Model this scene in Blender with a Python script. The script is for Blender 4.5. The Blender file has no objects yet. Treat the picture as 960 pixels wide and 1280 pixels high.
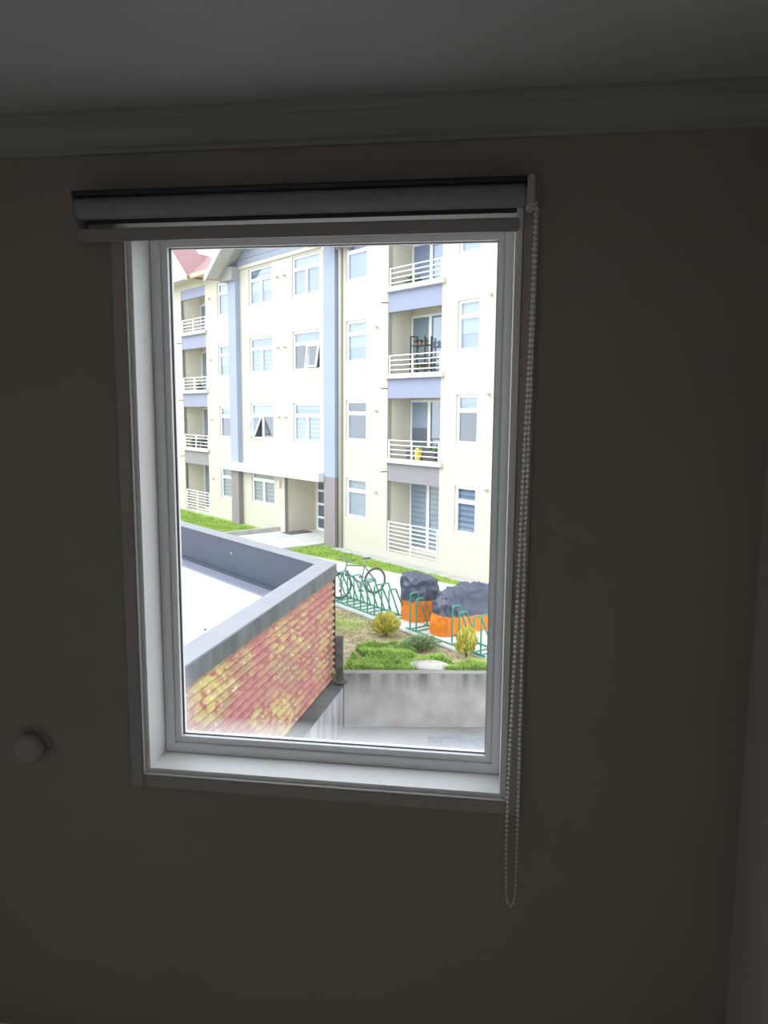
import bpy, bmesh, math, random
from mathutils import Vector, Matrix, noise

random.seed(7)
scene = bpy.context.scene
COL = scene.collection

# ------------------------------------------------------------------ camera
CAM = (0.0, -1.9, 1.55)
def rx(a):
    return Matrix(((1, 0, 0), (0, math.cos(a), -math.sin(a)), (0, math.sin(a), math.cos(a))))
def ry(a):
    return Matrix(((math.cos(a), 0, math.sin(a)), (0, 1, 0), (-math.sin(a), 0, math.cos(a))))
def rz(a):
    return Matrix(((math.cos(a), -math.sin(a), 0), (math.sin(a), math.cos(a), 0), (0, 0, 1)))
_m = rz(math.radians(0.390)) @ rx(math.radians(7.673)) @ ry(math.radians(7.841))
_right = Vector((_m[0][0], _m[0][2], -_m[0][1]))
_up = -Vector((_m[1][0], _m[1][2], -_m[1][1]))
_back = -Vector((_m[2][0], _m[2][2], -_m[2][1]))
cd = bpy.data.cameras.new('camera')
cam = bpy.data.objects.new('camera', cd)
COL.objects.link(cam)
cam.matrix_world = Matrix((
    (_right.x, _up.x, _back.x, CAM[0]),
    (_right.y, _up.y, _back.y, CAM[1]),
    (_right.z, _up.z, _back.z, CAM[2]),
    (0, 0, 0, 1)))
cd.sensor_fit = 'VERTICAL'
cd.sensor_height = 36.0
cd.lens = 950.0 / 1280.0 * 36.0
cd.clip_start = 0.05
cd.clip_end = 500
scene.camera = cam

# ------------------------------------------------------------------ sky, sun, exposure
world = bpy.data.worlds.new('overcast_sky')
scene.world = world
world.use_nodes = True
bg = world.node_tree.nodes['Background']
bg.inputs['Color'].default_value = (0.90, 0.95, 1.0, 1)
bg.inputs['Strength'].default_value = 1.75
sd = bpy.data.lights.new('hazy_sun', 'SUN')
sd.energy = 1.5
sd.angle = math.radians(50)
sd.color = (1.0, 0.97, 0.92)
sun = bpy.data.objects.new('hazy_sun', sd)
COL.objects.link(sun)
sun.rotation_euler = Vector((-0.80, -0.38, 0.62)).to_track_quat('Z', 'Y').to_euler()
pd = bpy.data.lights.new('window_portal', 'AREA')
pd.shape = 'RECTANGLE'
pd.size = 0.98
pd.size_y = 1.50
pd.cycles.is_portal = True
portal = bpy.data.objects.new('window_portal', pd)
COL.objects.link(portal)
portal.location = (-0.43, 0.215, 1.29)
portal.rotation_euler = Vector((0, 1, 0)).to_track_quat('Z', 'Y').to_euler()
vs = scene.view_settings
vs.view_transform = 'Standard'
vs.look = 'None'
vs.gamma = 1.0
vs.use_curve_mapping = False
vs.exposure = 0.66
scene.cycles.max_bounces = 16
scene.cycles.diffuse_bounces = 10
scene.cycles.glossy_bounces = 4
scene.cycles.transparent_max_bounces = 24
scene.cycles.sample_clamp_indirect = 6.0

# ------------------------------------------------------------------ materials
MATS = {}
def mat(name, col, rough=0.6, col2=None, scale=4.0, bump=0.0, metal=0.0, spec=0.5, stretch=(1, 1, 1), lo=0.35, hi=0.65, detail=4.0):
    m = bpy.data.materials.new(name)
    m.use_nodes = True
    nt = m.node_tree
    p = nt.nodes['Principled BSDF']
    p.inputs['Roughness'].default_value = rough
    p.inputs['Metallic'].default_value = metal
    p.inputs['Specular IOR Level'].default_value = spec
    c2 = col2 if col2 else tuple(c * 0.93 for c in col)
    tc = nt.nodes.new('ShaderNodeTexCoord')
    mp = nt.nodes.new('ShaderNodeMapping')
    mp.inputs['Scale'].default_value = stretch
    nz = nt.nodes.new('ShaderNodeTexNoise')
    nz.inputs['Scale'].default_value = scale
    nz.inputs['Detail'].default_value = detail
    rp = nt.nodes.new('ShaderNodeValToRGB')
    rp.color_ramp.elements[0].position = lo
    rp.color_ramp.elements[1].position = hi
    rp.color_ramp.elements[0].color = (*c2, 1)
    rp.color_ramp.elements[1].color = (*col, 1)
    L = nt.links.new
    L(tc.outputs['Object'], mp.inputs['Vector'])
    L(mp.outputs['Vector'], nz.inputs['Vector'])
    L(nz.outputs['Fac'], rp.inputs['Fac'])
    L(rp.outputs['Color'], p.inputs['Base Color'])
    if bump:
        b = nt.nodes.new('ShaderNodeBump')
        b.inputs['Strength'].default_value = bump
        b.inputs['Distance'].default_value = 0.01
        L(nz.outputs['Fac'], b.inputs['Height'])
        L(b.outputs['Normal'], p.inputs['Normal'])
    MATS[name] = m
    return m

def glass_mat(name, reflect=0.0, tint=(1, 1, 1), film=False):
    m = bpy.data.materials.new(name)
    m.use_nodes = True
    nt = m.node_tree
    nt.nodes.remove(nt.nodes['Principled BSDF'])
    out = nt.nodes['Material Output']
    tr = nt.nodes.new('ShaderNodeBsdfTransparent')
    tr.inputs['Color'].default_value = (*tint, 1)
    gl = nt.nodes.new('ShaderNodeBsdfGlossy')
    gl.inputs['Roughness'].default_value = 0.02
    fr = nt.nodes.new('ShaderNodeFresnel')
    fr.inputs['IOR'].default_value = 1.45
    ad = nt.nodes.new('ShaderNodeMath')
    ad.operation = 'ADD'
    ad.use_clamp = True
    ad.inputs[1].default_value = reflect
    mx = nt.nodes.new('ShaderNodeMixShader')
    L = nt.links.new
    # same reflectance from both sides of the thin pane
    ge = nt.nodes.new('ShaderNodeNewGeometry')
    io = nt.nodes.new('ShaderNodeMapRange')
    io.inputs['To Min'].default_value = 1.45
    io.inputs['To Max'].default_value = 1.0 / 1.45
    L(ge.outputs['Backfacing'], io.inputs['Value'])
    L(io.outputs[0], fr.inputs['IOR'])
    L(fr.outputs['Fac'], ad.inputs[0])
    L(ad.outputs[0], mx.inputs['Fac'])
    L(tr.outputs[0], mx.inputs[1])
    L(gl.outputs[0], mx.inputs[2])
    last = mx
    if film:
        # pale translucent film along the bottom edge and lower left corner of the pane
        tc = nt.nodes.new('ShaderNodeTexCoord')
        sx = nt.nodes.new('ShaderNodeSeparateXYZ')
        L(tc.outputs['Object'], sx.inputs[0])
        nz = nt.nodes.new('ShaderNodeTexNoise')
        nz.inputs['Scale'].default_value = 6.0
        L(tc.outputs['Object'], nz.inputs['Vector'])
        a = nt.nodes.new('ShaderNodeMapRange')      # up the pane
        a.inputs['From Min'].default_value = 0.0
        a.inputs['From Max'].default_value = 0.060
        a.inputs['To Min'].default_value = 0.24
        a.inputs['To Max'].default_value = 0.0
        L(sx.outputs['Z'], a.inputs['Value'])
        c = nt.nodes.new('ShaderNodeMapRange')      # in from the left edge, low down only
        c.inputs['From Min'].default_value = 0.0
        c.inputs['From Max'].default_value = 0.05
        c.inputs['To Min'].default_value = 0.22
        c.inputs['To Max'].default_value = 0.0
        L(sx.outputs['X'], c.inputs['Value'])
        d = nt.nodes.new('ShaderNodeMapRange')
        d.inputs['From Min'].default_value = 0.05
        d.inputs['From Max'].default_value = 0.24
        d.inputs['To Min'].default_value = 1.0
        d.inputs['To Max'].default_value = 0.0
        L(sx.outputs['Z'], d.inputs['Value'])
        cd2 = nt.nodes.new('ShaderNodeMath'); cd2.operation = 'MULTIPLY'
        L(c.outputs[0], cd2.inputs[0]); L(d.outputs[0], cd2.inputs[1])
        mxm = nt.nodes.new('ShaderNodeMath'); mxm.operation = 'MAXIMUM'
        L(a.outputs[0], mxm.inputs[0]); L(cd2.outputs[0], mxm.inputs[1])
        nm = nt.nodes.new('ShaderNodeMapRange')
        nm.inputs['From Min'].default_value = 0.25
        nm.inputs['From Max'].default_value = 0.7
        nm.inputs['To Min'].default_value = 0.6
        nm.inputs['To Max'].default_value = 1.1
        L(nz.outputs['Fac'], nm.inputs['Value'])
        ml = nt.nodes.new('ShaderNodeMath'); ml.operation = 'MULTIPLY'; ml.use_clamp = True
        L(mxm.outputs[0], ml.inputs[0]); L(nm.outputs[0], ml.inputs[1])
        tl = nt.nodes.new('ShaderNodeBsdfTranslucent')
        tl.inputs['Color'].default_value = (0.95, 0.96, 1.0, 1)
        mf = nt.nodes.new('ShaderNodeMixShader')
        L(ml.outputs[0], mf.inputs['Fac'])
        L(mx.outputs[0], mf.inputs[1]); L(tl.outputs[0], mf.inputs[2])
        last = mf
    L(last.outputs[0], out.inputs['Surface'])
    MATS[name] = m
    return m

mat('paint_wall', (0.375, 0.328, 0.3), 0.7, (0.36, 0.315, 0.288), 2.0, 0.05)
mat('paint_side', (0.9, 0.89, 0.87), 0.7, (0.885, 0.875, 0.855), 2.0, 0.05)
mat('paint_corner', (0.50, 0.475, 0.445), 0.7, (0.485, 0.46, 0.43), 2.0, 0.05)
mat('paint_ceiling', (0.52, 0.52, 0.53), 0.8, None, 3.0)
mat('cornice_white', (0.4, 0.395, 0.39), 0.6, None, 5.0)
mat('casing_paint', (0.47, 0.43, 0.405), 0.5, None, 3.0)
mat('floor_laminate', (0.82, 0.79, 0.74), 0.45, (0.76, 0.72, 0.66), 3.0, 0.02, stretch=(1, 8, 1))
mat('pvc_white', (0.94, 0.94, 0.965), 0.3, (0.92, 0.92, 0.945), 6.0)
mat('liner_white', (0.91, 0.90, 0.90), 0.4, (0.88, 0.87, 0.87), 9.0)
mat('gasket', (0.05, 0.05, 0.06), 0.6)
mat('blind_fabric', (0.33, 0.33, 0.36), 0.8, None, 40.0)
mat('blind_bar', (0.42, 0.40, 0.41), 0.5, None, 10.0)
mat('blind_shade_and_screw', (0.06, 0.06, 0.07), 0.6)  # near-black for painted shade around the blind roll, also the screw colour
mat('bracket_plastic', (0.62, 0.60, 0.57), 0.5)
mat('fitting_plastic', (0.38, 0.365, 0.345), 0.35)
glass_mat('window_glass', 0.0, (0.97, 0.985, 0.985), film=True)
# bead chain: clear glossy plastic
m = bpy.data.materials.new('bead_plastic'); m.use_nodes = True
nt = m.node_tree
pb = nt.nodes['Principled BSDF']
pb.inputs['Base Color'].default_value = (0.90, 0.88, 0.87, 1); pb.inputs['Roughness'].default_value = 0.18
tl = nt.nodes.new('ShaderNodeBsdfTranslucent'); tl.inputs['Color'].default_value = (0.95, 0.94, 0.93, 1)
mx = nt.nodes.new('ShaderNodeMixShader'); mx.inputs[0].default_value = 0.45
nt.links.new(pb.outputs[0], mx.inputs[1]); nt.links.new(tl.outputs[0], mx.inputs[2])
nt.links.new(mx.outputs[0], nt.nodes['Material Output'].inputs['Surface'])
MATS['bead_plastic'] = m
# translucent strip of blind fabric
m = bpy.data.materials.new('blind_sheer'); m.use_nodes = True
nt = m.node_tree
nt.nodes.remove(nt.nodes['Principled BSDF'])
tl = nt.nodes.new('ShaderNodeBsdfTranslucent'); tl.inputs['Color'].default_value = (0.85, 0.83, 0.84, 1)
df = nt.nodes.new('ShaderNodeBsdfDiffuse'); df.inputs['Color'].default_value = (0.6, 0.6, 0.6, 1)
mx = nt.nodes.new('ShaderNodeMixShader'); mx.inputs[0].default_value = 0.2
nt.links.new(tl.outputs[0], mx.inputs[1]); nt.links.new(df.outputs[0], mx.inputs[2])
nt.links.new(mx.outputs[0], nt.nodes['Material Output'].inputs['Surface'])
MATS['blind_sheer'] = m

mat('render_cream', (0.55, 0.522, 0.46), 0.9, (0.535, 0.507, 0.445), 0.6)
mat('recess_cream', (0.66, 0.62, 0.53), 0.9, (0.64, 0.6, 0.51), 0.8)
mat('white_trim', (0.66, 0.66, 0.67), 0.7)
mat('column_blue', (0.33, 0.375, 0.5), 0.8, (0.31, 0.355, 0.475), 1.2)
mat('column_brown', (0.27, 0.235, 0.25), 0.8, (0.25, 0.215, 0.23), 1.2)
mat('lintel_blue', (0.29, 0.31, 0.44), 0.8, (0.275, 0.295, 0.42), 2.0)
mat('lintel_grey', (0.27, 0.26, 0.285), 0.8, (0.255, 0.245, 0.27), 2.0)
mat('siding_blue', (0.29, 0.32, 0.42), 0.8, (0.26, 0.29, 0.39), 3.0, stretch=(1, 1, 6))
mat('soffit', (0.55, 0.54, 0.51), 0.8)
mat('soffit_grey', (0.36, 0.35, 0.36), 0.8)
mat('roof_red', (0.34, 0.19, 0.2), 0.8, (0.3, 0.165, 0.175), 6.0, stretch=(1, 6, 1))
mat('gutter_cream', (0.55, 0.47, 0.34), 0.6)
mat('pipe_cream', (0.55, 0.525, 0.47), 0.6)
mat('frame_white', (0.90, 0.91, 0.93), 0.4)
mat('blind_white', (0.84, 0.87, 0.88), 0.8)
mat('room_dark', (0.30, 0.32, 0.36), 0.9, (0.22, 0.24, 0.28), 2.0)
mat('curtain_blue', (0.62, 0.68, 0.82), 0.8, (0.56, 0.62, 0.78), 4.0, stretch=(8, 1, 0.3))
mat('curtain_green', (0.62, 0.68, 0.66), 0.8, (0.56, 0.62, 0.60), 4.0, stretch=(8, 1, 0.3))
glass_mat('house_glass', 0.14, (0.80, 0.85, 0.92))
mat('black_metal', (0.04, 0.04, 0.045), 0.5)
mat('clay_pot', (0.30, 0.16, 0.11), 0.8)
mat('leaf_dark', (0.10, 0.20, 0.07), 0.7, (0.05, 0.12, 0.05), 12.0)
mat('yellow_plastic', (0.85, 0.72, 0.10), 0.5)
mat('dark_box', (0.12, 0.11, 0.13), 0.7)
mat('doormat', (0.10, 0.10, 0.11), 0.95)
mat('lamp_beige', (0.75, 0.68, 0.55), 0.5)

mat('path_concrete', (0.58, 0.585, 0.57), 0.9, (0.5, 0.505, 0.485), 1.5, 0.1)
mat('kerb_concrete', (0.46, 0.455, 0.435), 0.9, (0.38, 0.375, 0.355), 3.0, 0.1)
mat('yard_concrete', (0.27, 0.26, 0.255), 0.85, (0.2, 0.195, 0.19), 0.9, 0.1)
mat('soil_far', (0.30, 0.33, 0.20), 0.95, (0.24, 0.28, 0.15), 0.4)
mat('strip_grass', (0.29, 0.405, 0.065), 0.95, (0.19, 0.295, 0.045), 1.6, 0.4, detail=8)
mat('blade_green', (0.33, 0.475, 0.09), 0.8, (0.21, 0.35, 0.055), 2.0)
mat('blade_dry', (0.4, 0.33, 0.2), 0.9, (0.3, 0.25, 0.14), 0.8)
mat('shrub_yellow', (0.66, 0.58, 0.12), 0.8, (0.42, 0.42, 0.08), 7.0)
mat('shrub_green', (0.30, 0.38, 0.20), 0.8, (0.20, 0.28, 0.13), 9.0)
mat('twig', (0.16, 0.11, 0.07), 0.9)
mat('stone_pale', (0.5, 0.47, 0.445), 0.95, (0.4, 0.375, 0.35), 3.0, 0.5)
mat('rack_green', (0.05, 0.29, 0.20), 0.45, (0.04, 0.25, 0.17), 6.0)
mat('tyre', (0.09, 0.09, 0.10), 0.85)
mat('alloy', (0.55, 0.56, 0.58), 0.3, metal=0.8)
mat('bike_frame', (0.18, 0.20, 0.24), 0.35)
mat('reflector_red', (0.55, 0.06, 0.07), 0.4)
mat('tarp_navy', (0.075, 0.085, 0.135), 0.42, (0.06, 0.07, 0.11), 3.0, 0.2, spec=0.6)
mat('tarp_orange', (0.8, 0.235, 0.015), 0.45, (0.72, 0.19, 0.012), 3.0, 0.2)
mat('sheet_grey', (0.17, 0.185, 0.22), 0.5, (0.12, 0.13, 0.16), 4.0, 0.3)
mat('capping_zinc', (0.265, 0.27, 0.305), 0.55, (0.24, 0.245, 0.28), 2.0)
mat('fascia_zinc', (0.145, 0.155, 0.165), 0.6, (0.08, 0.088, 0.09), 5.0, stretch=(1, 1, 0.25), detail=8)
mat('parapet_slate', (0.042, 0.053, 0.085), 0.5, (0.038, 0.048, 0.077), 1.0)
mat('roof_membrane', (0.62, 0.63, 0.65), 0.8, (0.55, 0.56, 0.58), 0.8)
mat('flashing', (0.2, 0.22, 0.29), 0.5)
mat('footing_face', (0.42, 0.41, 0.42), 0.9, (0.20, 0.20, 0.20), 4.0, 0.2, stretch=(1, 1, 0.15))
mat('post_concrete', (0.12, 0.115, 0.11), 0.9, (0.05, 0.048, 0.046), 6.0, 0.3)
mat('footing_concrete', (0.13, 0.13, 0.13), 0.9, (0.07, 0.07, 0.068), 2.2, 0.3)

# ground with green patches and dry patches (plant cover has its own shape)
m = bpy.data.materials.new('lawn_ground'); m.use_nodes = True
nt = m.node_tree; L = nt.links.new
p = nt.nodes['Principled BSDF']; p.inputs['Roughness'].default_value = 0.95
tc = nt.nodes.new('ShaderNodeTexCoord')
nz = nt.nodes.new('ShaderNodeTexNoise'); nz.inputs['Scale'].default_value = 0.9; nz.inputs['Detail'].default_value = 6
nz2 = nt.nodes.new('ShaderNodeTexNoise'); nz2.inputs['Scale'].default_value = 9.0; nz2.inputs['Detail'].default_value = 8
L(tc.outputs['Object'], nz.inputs['Vector']); L(tc.outputs['Object'], nz2.inputs['Vector'])
r1 = nt.nodes.new('ShaderNodeValToRGB')
r1.color_ramp.elements[0].color = (0.30, 0.24, 0.13, 1); r1.color_ramp.elements[0].position = 0.33
r1.color_ramp.elements[1].color = (0.52, 0.45, 0.30, 1); r1.color_ramp.elements[1].position = 0.66
r2 = nt.nodes.new('ShaderNodeValToRGB')
r2.color_ramp.elements[0].position = 0.50; r2.color_ramp.elements[1].position = 0.66
mixc = nt.nodes.new('ShaderNodeMixRGB'); mixc.inputs['Color2'].default_value = (0.30, 0.38, 0.10, 1)
L(nz2.outputs['Fac'], r1.inputs['Fac']); L(nz.outputs['Fac'], r2.inputs['Fac'])
L(r2.outputs['Color'], mixc.inputs['Fac']); L(r1.outputs['Color'], mixc.inputs['Color1'])
L(mixc.outputs['Color'], p.inputs['Base Color'])
MATS['lawn_ground'] = m

# red corrugated iron with flaking yellow paint
m = bpy.data.materials.new('corrugated_paint'); m.use_nodes = True
nt = m.node_tree; L = nt.links.new
p = nt.nodes['Principled BSDF']; p.inputs['Roughness'].default_value = 0.6
tc = nt.nodes.new('ShaderNodeTexCoord')
def nzn(scale, st, det=5.0, loc=(0, 0, 0)):
    mp = nt.nodes.new('ShaderNodeMapping'); mp.inputs['Scale'].default_value = st; mp.inputs['Location'].default_value = loc
    n = nt.nodes.new('ShaderNodeTexNoise'); n.inputs['Scale'].default_value = scale; n.inputs['Detail'].default_value = det
    L(tc.outputs['Object'], mp.inputs['Vector']); L(mp.outputs['Vector'], n.inputs['Vector'])
    return n
def ramp(n, a, b):
    r = nt.nodes.new('ShaderNodeMapRange'); r.inputs['From Min'].default_value = a; r.inputs['From Max'].default_value = b
    L(n.outputs['Fac'], r.inputs['Value']); return r
big = ramp(nzn(1.0, (1, 0.8, 1.6), 2.0, (3.1, 0.4, 0.7)), 0.36, 0.56)
fine = ramp(nzn(9.0, (1, 0.7, 0.8), 8.0), 0.38, 0.56)
mul = nt.nodes.new('ShaderNodeMath'); mul.operation = 'MULTIPLY'
L(big.outputs[0], mul.inputs[0]); L(fine.outputs[0], mul.inputs[1])
tone = ramp(nzn(1.3, (1, 0.9, 1), 5.0, (7, 2, 1)), 0.42, 0.62)
yel = nt.nodes.new('ShaderNodeMixRGB')
yel.inputs['Color1'].default_value = (0.34, 0.215, 0.13, 1)
yel.inputs['Color2'].default_value = (0.52, 0.44, 0.16, 1)
L(tone.outputs[0], yel.inputs['Fac'])
red = nt.nodes.new('ShaderNodeMixRGB')
red.inputs['Color1'].default_value = (0.35, 0.105, 0.11, 1)
red.inputs['Color2'].default_value = (0.42, 0.175, 0.155, 1)
L(fine.outputs[0], red.inputs['Fac'])
fin = nt.nodes.new('ShaderNodeMixRGB')
L(mul.outputs[0], fin.inputs['Fac']); L(red.outputs[0], fin.inputs['Color1']); L(yel.outputs[0], fin.inputs['Color2'])
flk = ramp(nzn(16.0, (1, 0.6, 1), 4.0, (1, 9, 4)), 0.60, 0.68)
flm = nt.nodes.new('ShaderNodeMath'); flm.operation = 'MULTIPLY'
L(flk.outputs[0], flm.inputs[0]); L(big.outputs[0], flm.inputs[1])
fl2 = nt.nodes.new('ShaderNodeMixRGB'); fl2.inputs['Color2'].default_value = (0.62, 0.54, 0.34, 1)
L(flm.outputs[0], fl2.inputs['Fac']); L(fin.outputs[0], fl2.inputs['Color1'])
L(fl2.outputs[0], p.inputs['Base Color'])
MATS['corrugated_paint'] = m

# concrete wall with dark run-off stains from its top edge
m = bpy.data.materials.new('stained_concrete'); m.use_nodes = True
nt = m.node_tree; L = nt.links.new
p = nt.nodes['Principled BSDF']; p.inputs['Roughness'].default_value = 0.9
tc = nt.nodes.new('ShaderNodeTexCoord')
base = ramp(nzn(2.6, (1, 1, 1), 8.0), 0.3, 0.7)
runs = ramp(nzn(5.5, (1, 1, 0.12), 6.0, (2, 0, 0)), 0.30, 0.62)
sx = nt.nodes.new('ShaderNodeSeparateXYZ'); L(tc.outputs['Object'], sx.inputs[0])
hg = nt.nodes.new('ShaderNodeMapRange'); hg.inputs['From Min'].default_value = 0.58; hg.inputs['From Max'].default_value = 1.0
hg.inputs['To Max'].default_value = 1.0
L(sx.outputs['Z'], hg.inputs['Value'])
mu = nt.nodes.new('ShaderNodeMath'); mu.operation = 'MULTIPLY'; mu.use_clamp = True
L(runs.outputs[0], mu.inputs[0]); L(hg.outputs[0], mu.inputs[1])
c1 = nt.nodes.new('ShaderNodeMixRGB'); c1.inputs['Color1'].default_value = (0.32, 0.295, 0.285, 1); c1.inputs['Color2'].default_value = (0.46, 0.435, 0.425, 1)
L(base.outputs[0], c1.inputs['Fac'])
c2 = nt.nodes.new('ShaderNodeMixRGB'); c2.inputs['Color2'].default_value = (0.10, 0.096, 0.092, 1)
L(mu.outputs[0], c2.inputs['Fac']); L(c1.outputs[0], c2.inputs['Color1'])
L(c2.outputs[0], p.inputs['Base Color'])
MATS['stained_concrete'] = m

# ------------------------------------------------------------------ mesh helpers
class MB:
    def __init__(self):
        self.v = []; self.f = []
    def quad(self, a, b, c, d):
        n = len(self.v); self.v += [tuple(a), tuple(b), tuple(c), tuple(d)]; self.f.append((n, n + 1, n + 2, n + 3)); return self
    def box(self, x0, y0, z0, x1, y1, z1):
        n = len(self.v)
        self.v += [(x0, y0, z0), (x1, y0, z0), (x1, y1, z0), (x0, y1, z0), (x0, y0, z1), (x1, y0, z1), (x1, y1, z1), (x0, y1, z1)]
        for q in ((0, 3, 2, 1), (4, 5, 6, 7), (0, 1, 5, 4), (1, 2, 6, 5), (2, 3, 7, 6), (3, 0, 4, 7)):
            self.f.append(tuple(n + i for i in q))
        return self
    def prism(self, poly, z0, z1):
        n = len(self.v); k = len(poly)
        self.v += [(x, y, z0) for x, y in poly] + [(x, y, z1) for x, y in poly]
        self.f.append(tuple(n + i for i in reversed(range(k)))); self.f.append(tuple(n + k + i for i in range(k)))
        for i in range(k):
            j = (i + 1) % k; self.f.append((n + i, n + j, n + k + j, n + k + i))
        return self
    def extrude(self, prof, axis_pts):
        """prof: list of points (vectors) of a closed profile; two offsets in axis_pts"""
        n = len(self.v); k = len(prof)
        for o in axis_pts:
            self.v += [tuple(Vector(p) + Vector(o)) for p in prof]
        self.f.append(tuple(n + i for i in range(k))); self.f.append(tuple(n + k + i for i in reversed(range(k))))
        for i in range(k):
            j = (i + 1) % k; self.f.append((n + i, n + k + i, n + k + j, n + j))
        return self
    def tube(self, pts, r, seg=8, closed=False, caps=True):
        pts = [Vector(p) for p in pts]; k = len(pts); n0 = len(self.v)
        rr = r if isinstance(r, (list, tuple)) else [r] * k
        up = None
        for i, p in enumerate(pts):
            if closed: t = (pts[(i + 1) % k] - pts[i - 1])
            else: t = pts[min(i + 1, k - 1)] - pts[max(i - 1, 0)]
            t.normalize()
            if up is None:
                up = t.orthogonal().normalized()
            up = (up - t * up.dot(t)).normalized()
            w = t.cross(up)
            for s in range(seg):
                a = 2 * math.pi * s / seg
                self.v.append(tuple(p + rr[i] * (math.cos(a) * up + math.sin(a) * w)))
        for i in range(k if closed else k - 1):
            a = n0 + i * seg; b = n0 + ((i + 1) % k) * seg
            for s in range(seg):
                t = (s + 1) % seg; self.f.append((a + s, a + t, b + t, b + s))
        if caps and not closed:
            self.f.append(tuple(n0 + s for s in reversed(range(seg))))
            self.f.append(tuple(n0 + (k - 1) * seg + s for s in range(seg)))
        return self
    def cyl(self, a, b, r, seg=16):
        return self.tube([a, b], r, seg)
    def sphere(self, c, r, seg=8, rings=5, sq=(1, 1, 1)):
        n = len(self.v); c = Vector(c)
        self.v.append(tuple(c + Vector((0, 0, r * sq[2]))))
        for i in range(1, rings):
            th = math.pi * i / rings
            for s in range(seg):
                a = 2 * math.pi * s / seg
                self.v.append((c.x + r * sq[0] * math.sin(th) * math.cos(a), c.y + r * sq[1] * math.sin(th) * math.sin(a), c.z + r * sq[2] * math.cos(th)))
        self.v.append(tuple(c - Vector((0, 0, r * sq[2])))); last = len(self.v) - 1
        for s in range(seg):
            t = (s + 1) % seg
            self.f.append((n, n + 1 + s, n + 1 + t))
            for i in range(rings - 2):
                a = n + 1 + i * seg; b = a + seg
                self.f.append((a + s, b + s, b + t, a + t))
            a = n + 1 + (rings - 2) * seg
            self.f.append((a + s, last, a + t))
        return self
    def mesh(self, name, material, smooth=False):
        me = bpy.data.meshes.new(name)
        me.from_pydata(self.v, [], self.f)
        me.materials.append(MATS[material])
        if smooth:
            for pl in me.polygons: pl.use_smooth = True
        me.update()
        return me
    def build(self, name, material, parent=None, smooth=False, loc=None, bevel=0.0):
        me = self.mesh(name, material, smooth)
        if bevel:
            bm = bmesh.new(); bm.from_mesh(me)
            bmesh.ops.bevel(bm, geom=bm.edges[:], offset=bevel, segments=2, affect='EDGES', clamp_overlap=True)
            bm.to_mesh(me); bm.free()
        return link(name, me, parent, loc)

def link(name, me, parent=None, loc=None, rot=None):
    o = bpy.data.objects.new(name, me)
    COL.objects.link(o)
    if parent: o.parent = parent
    if loc: o.location = loc
    if rot: o.rotation_euler = rot
    return o
def tag(o, label=None, cat=None, group=None, kind=None):
    if label: o['label'] = label
    if cat: o['category'] = cat
    if group: o['group'] = group
    if kind: o['kind'] = kind
    return o
def empty(name, loc=(0, 0, 0), rotz=0.0):
    o = bpy.data.objects.new(name, None); COL.objects.link(o)
    o.location = loc; o.rotation_euler = (0, 0, rotz); o.empty_display_size = 0.2
    return o

# ------------------------------------------------------------------ room shell
RX0, RX1, RY0, CEIL, FLOOR = -1.70, 0.648, -2.30, 2.262, -0.30
OX0, OX1, OZ0, OZ1 = -0.925, 0.061, 0.545, 2.035      # window opening
def struct(o, label, cat):
    return tag(o, label, cat, kind='structure')
w = MB()
w.box(RX0 - 0.15, 0, FLOOR - 0.1, OX0, 0.2, CEIL + 0.15)
w.box(OX1, 0, FLOOR - 0.1, RX1 + 0.15, 0.2, CEIL + 0.15)
w.box(OX0, 0, FLOOR - 0.1, OX1, 0.2, OZ0)
w.box(OX0, 0, OZ1, OX1, 0.2, CEIL + 0.15)
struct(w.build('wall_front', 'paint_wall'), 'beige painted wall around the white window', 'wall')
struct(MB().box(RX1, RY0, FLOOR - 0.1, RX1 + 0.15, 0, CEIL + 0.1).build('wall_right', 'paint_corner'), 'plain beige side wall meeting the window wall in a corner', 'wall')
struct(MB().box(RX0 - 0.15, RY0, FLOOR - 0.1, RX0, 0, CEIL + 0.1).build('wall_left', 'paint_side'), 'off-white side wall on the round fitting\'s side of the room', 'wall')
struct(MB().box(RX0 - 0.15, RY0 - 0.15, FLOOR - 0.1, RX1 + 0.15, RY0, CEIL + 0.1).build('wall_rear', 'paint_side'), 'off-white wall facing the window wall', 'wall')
struct(MB().box(RX0, RY0, FLOOR - 0.1, RX1, 0, FLOOR).build('floor', 'floor_laminate'), 'pale laminate floor of the dark room', 'floor')
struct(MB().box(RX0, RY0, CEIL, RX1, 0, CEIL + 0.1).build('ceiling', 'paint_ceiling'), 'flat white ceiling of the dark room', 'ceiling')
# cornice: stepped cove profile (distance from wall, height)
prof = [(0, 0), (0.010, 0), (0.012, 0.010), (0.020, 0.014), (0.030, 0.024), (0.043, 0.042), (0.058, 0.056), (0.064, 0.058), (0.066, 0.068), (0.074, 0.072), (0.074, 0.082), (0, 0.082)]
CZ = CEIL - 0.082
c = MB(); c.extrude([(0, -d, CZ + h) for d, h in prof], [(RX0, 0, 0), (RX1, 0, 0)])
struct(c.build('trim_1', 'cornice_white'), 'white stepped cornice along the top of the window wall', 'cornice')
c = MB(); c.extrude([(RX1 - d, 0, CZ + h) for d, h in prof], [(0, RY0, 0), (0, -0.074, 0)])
struct(c.build('trim_2', 'cornice_white'), 'white stepped cornice along the top of the corner side wall', 'cornice')

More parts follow.
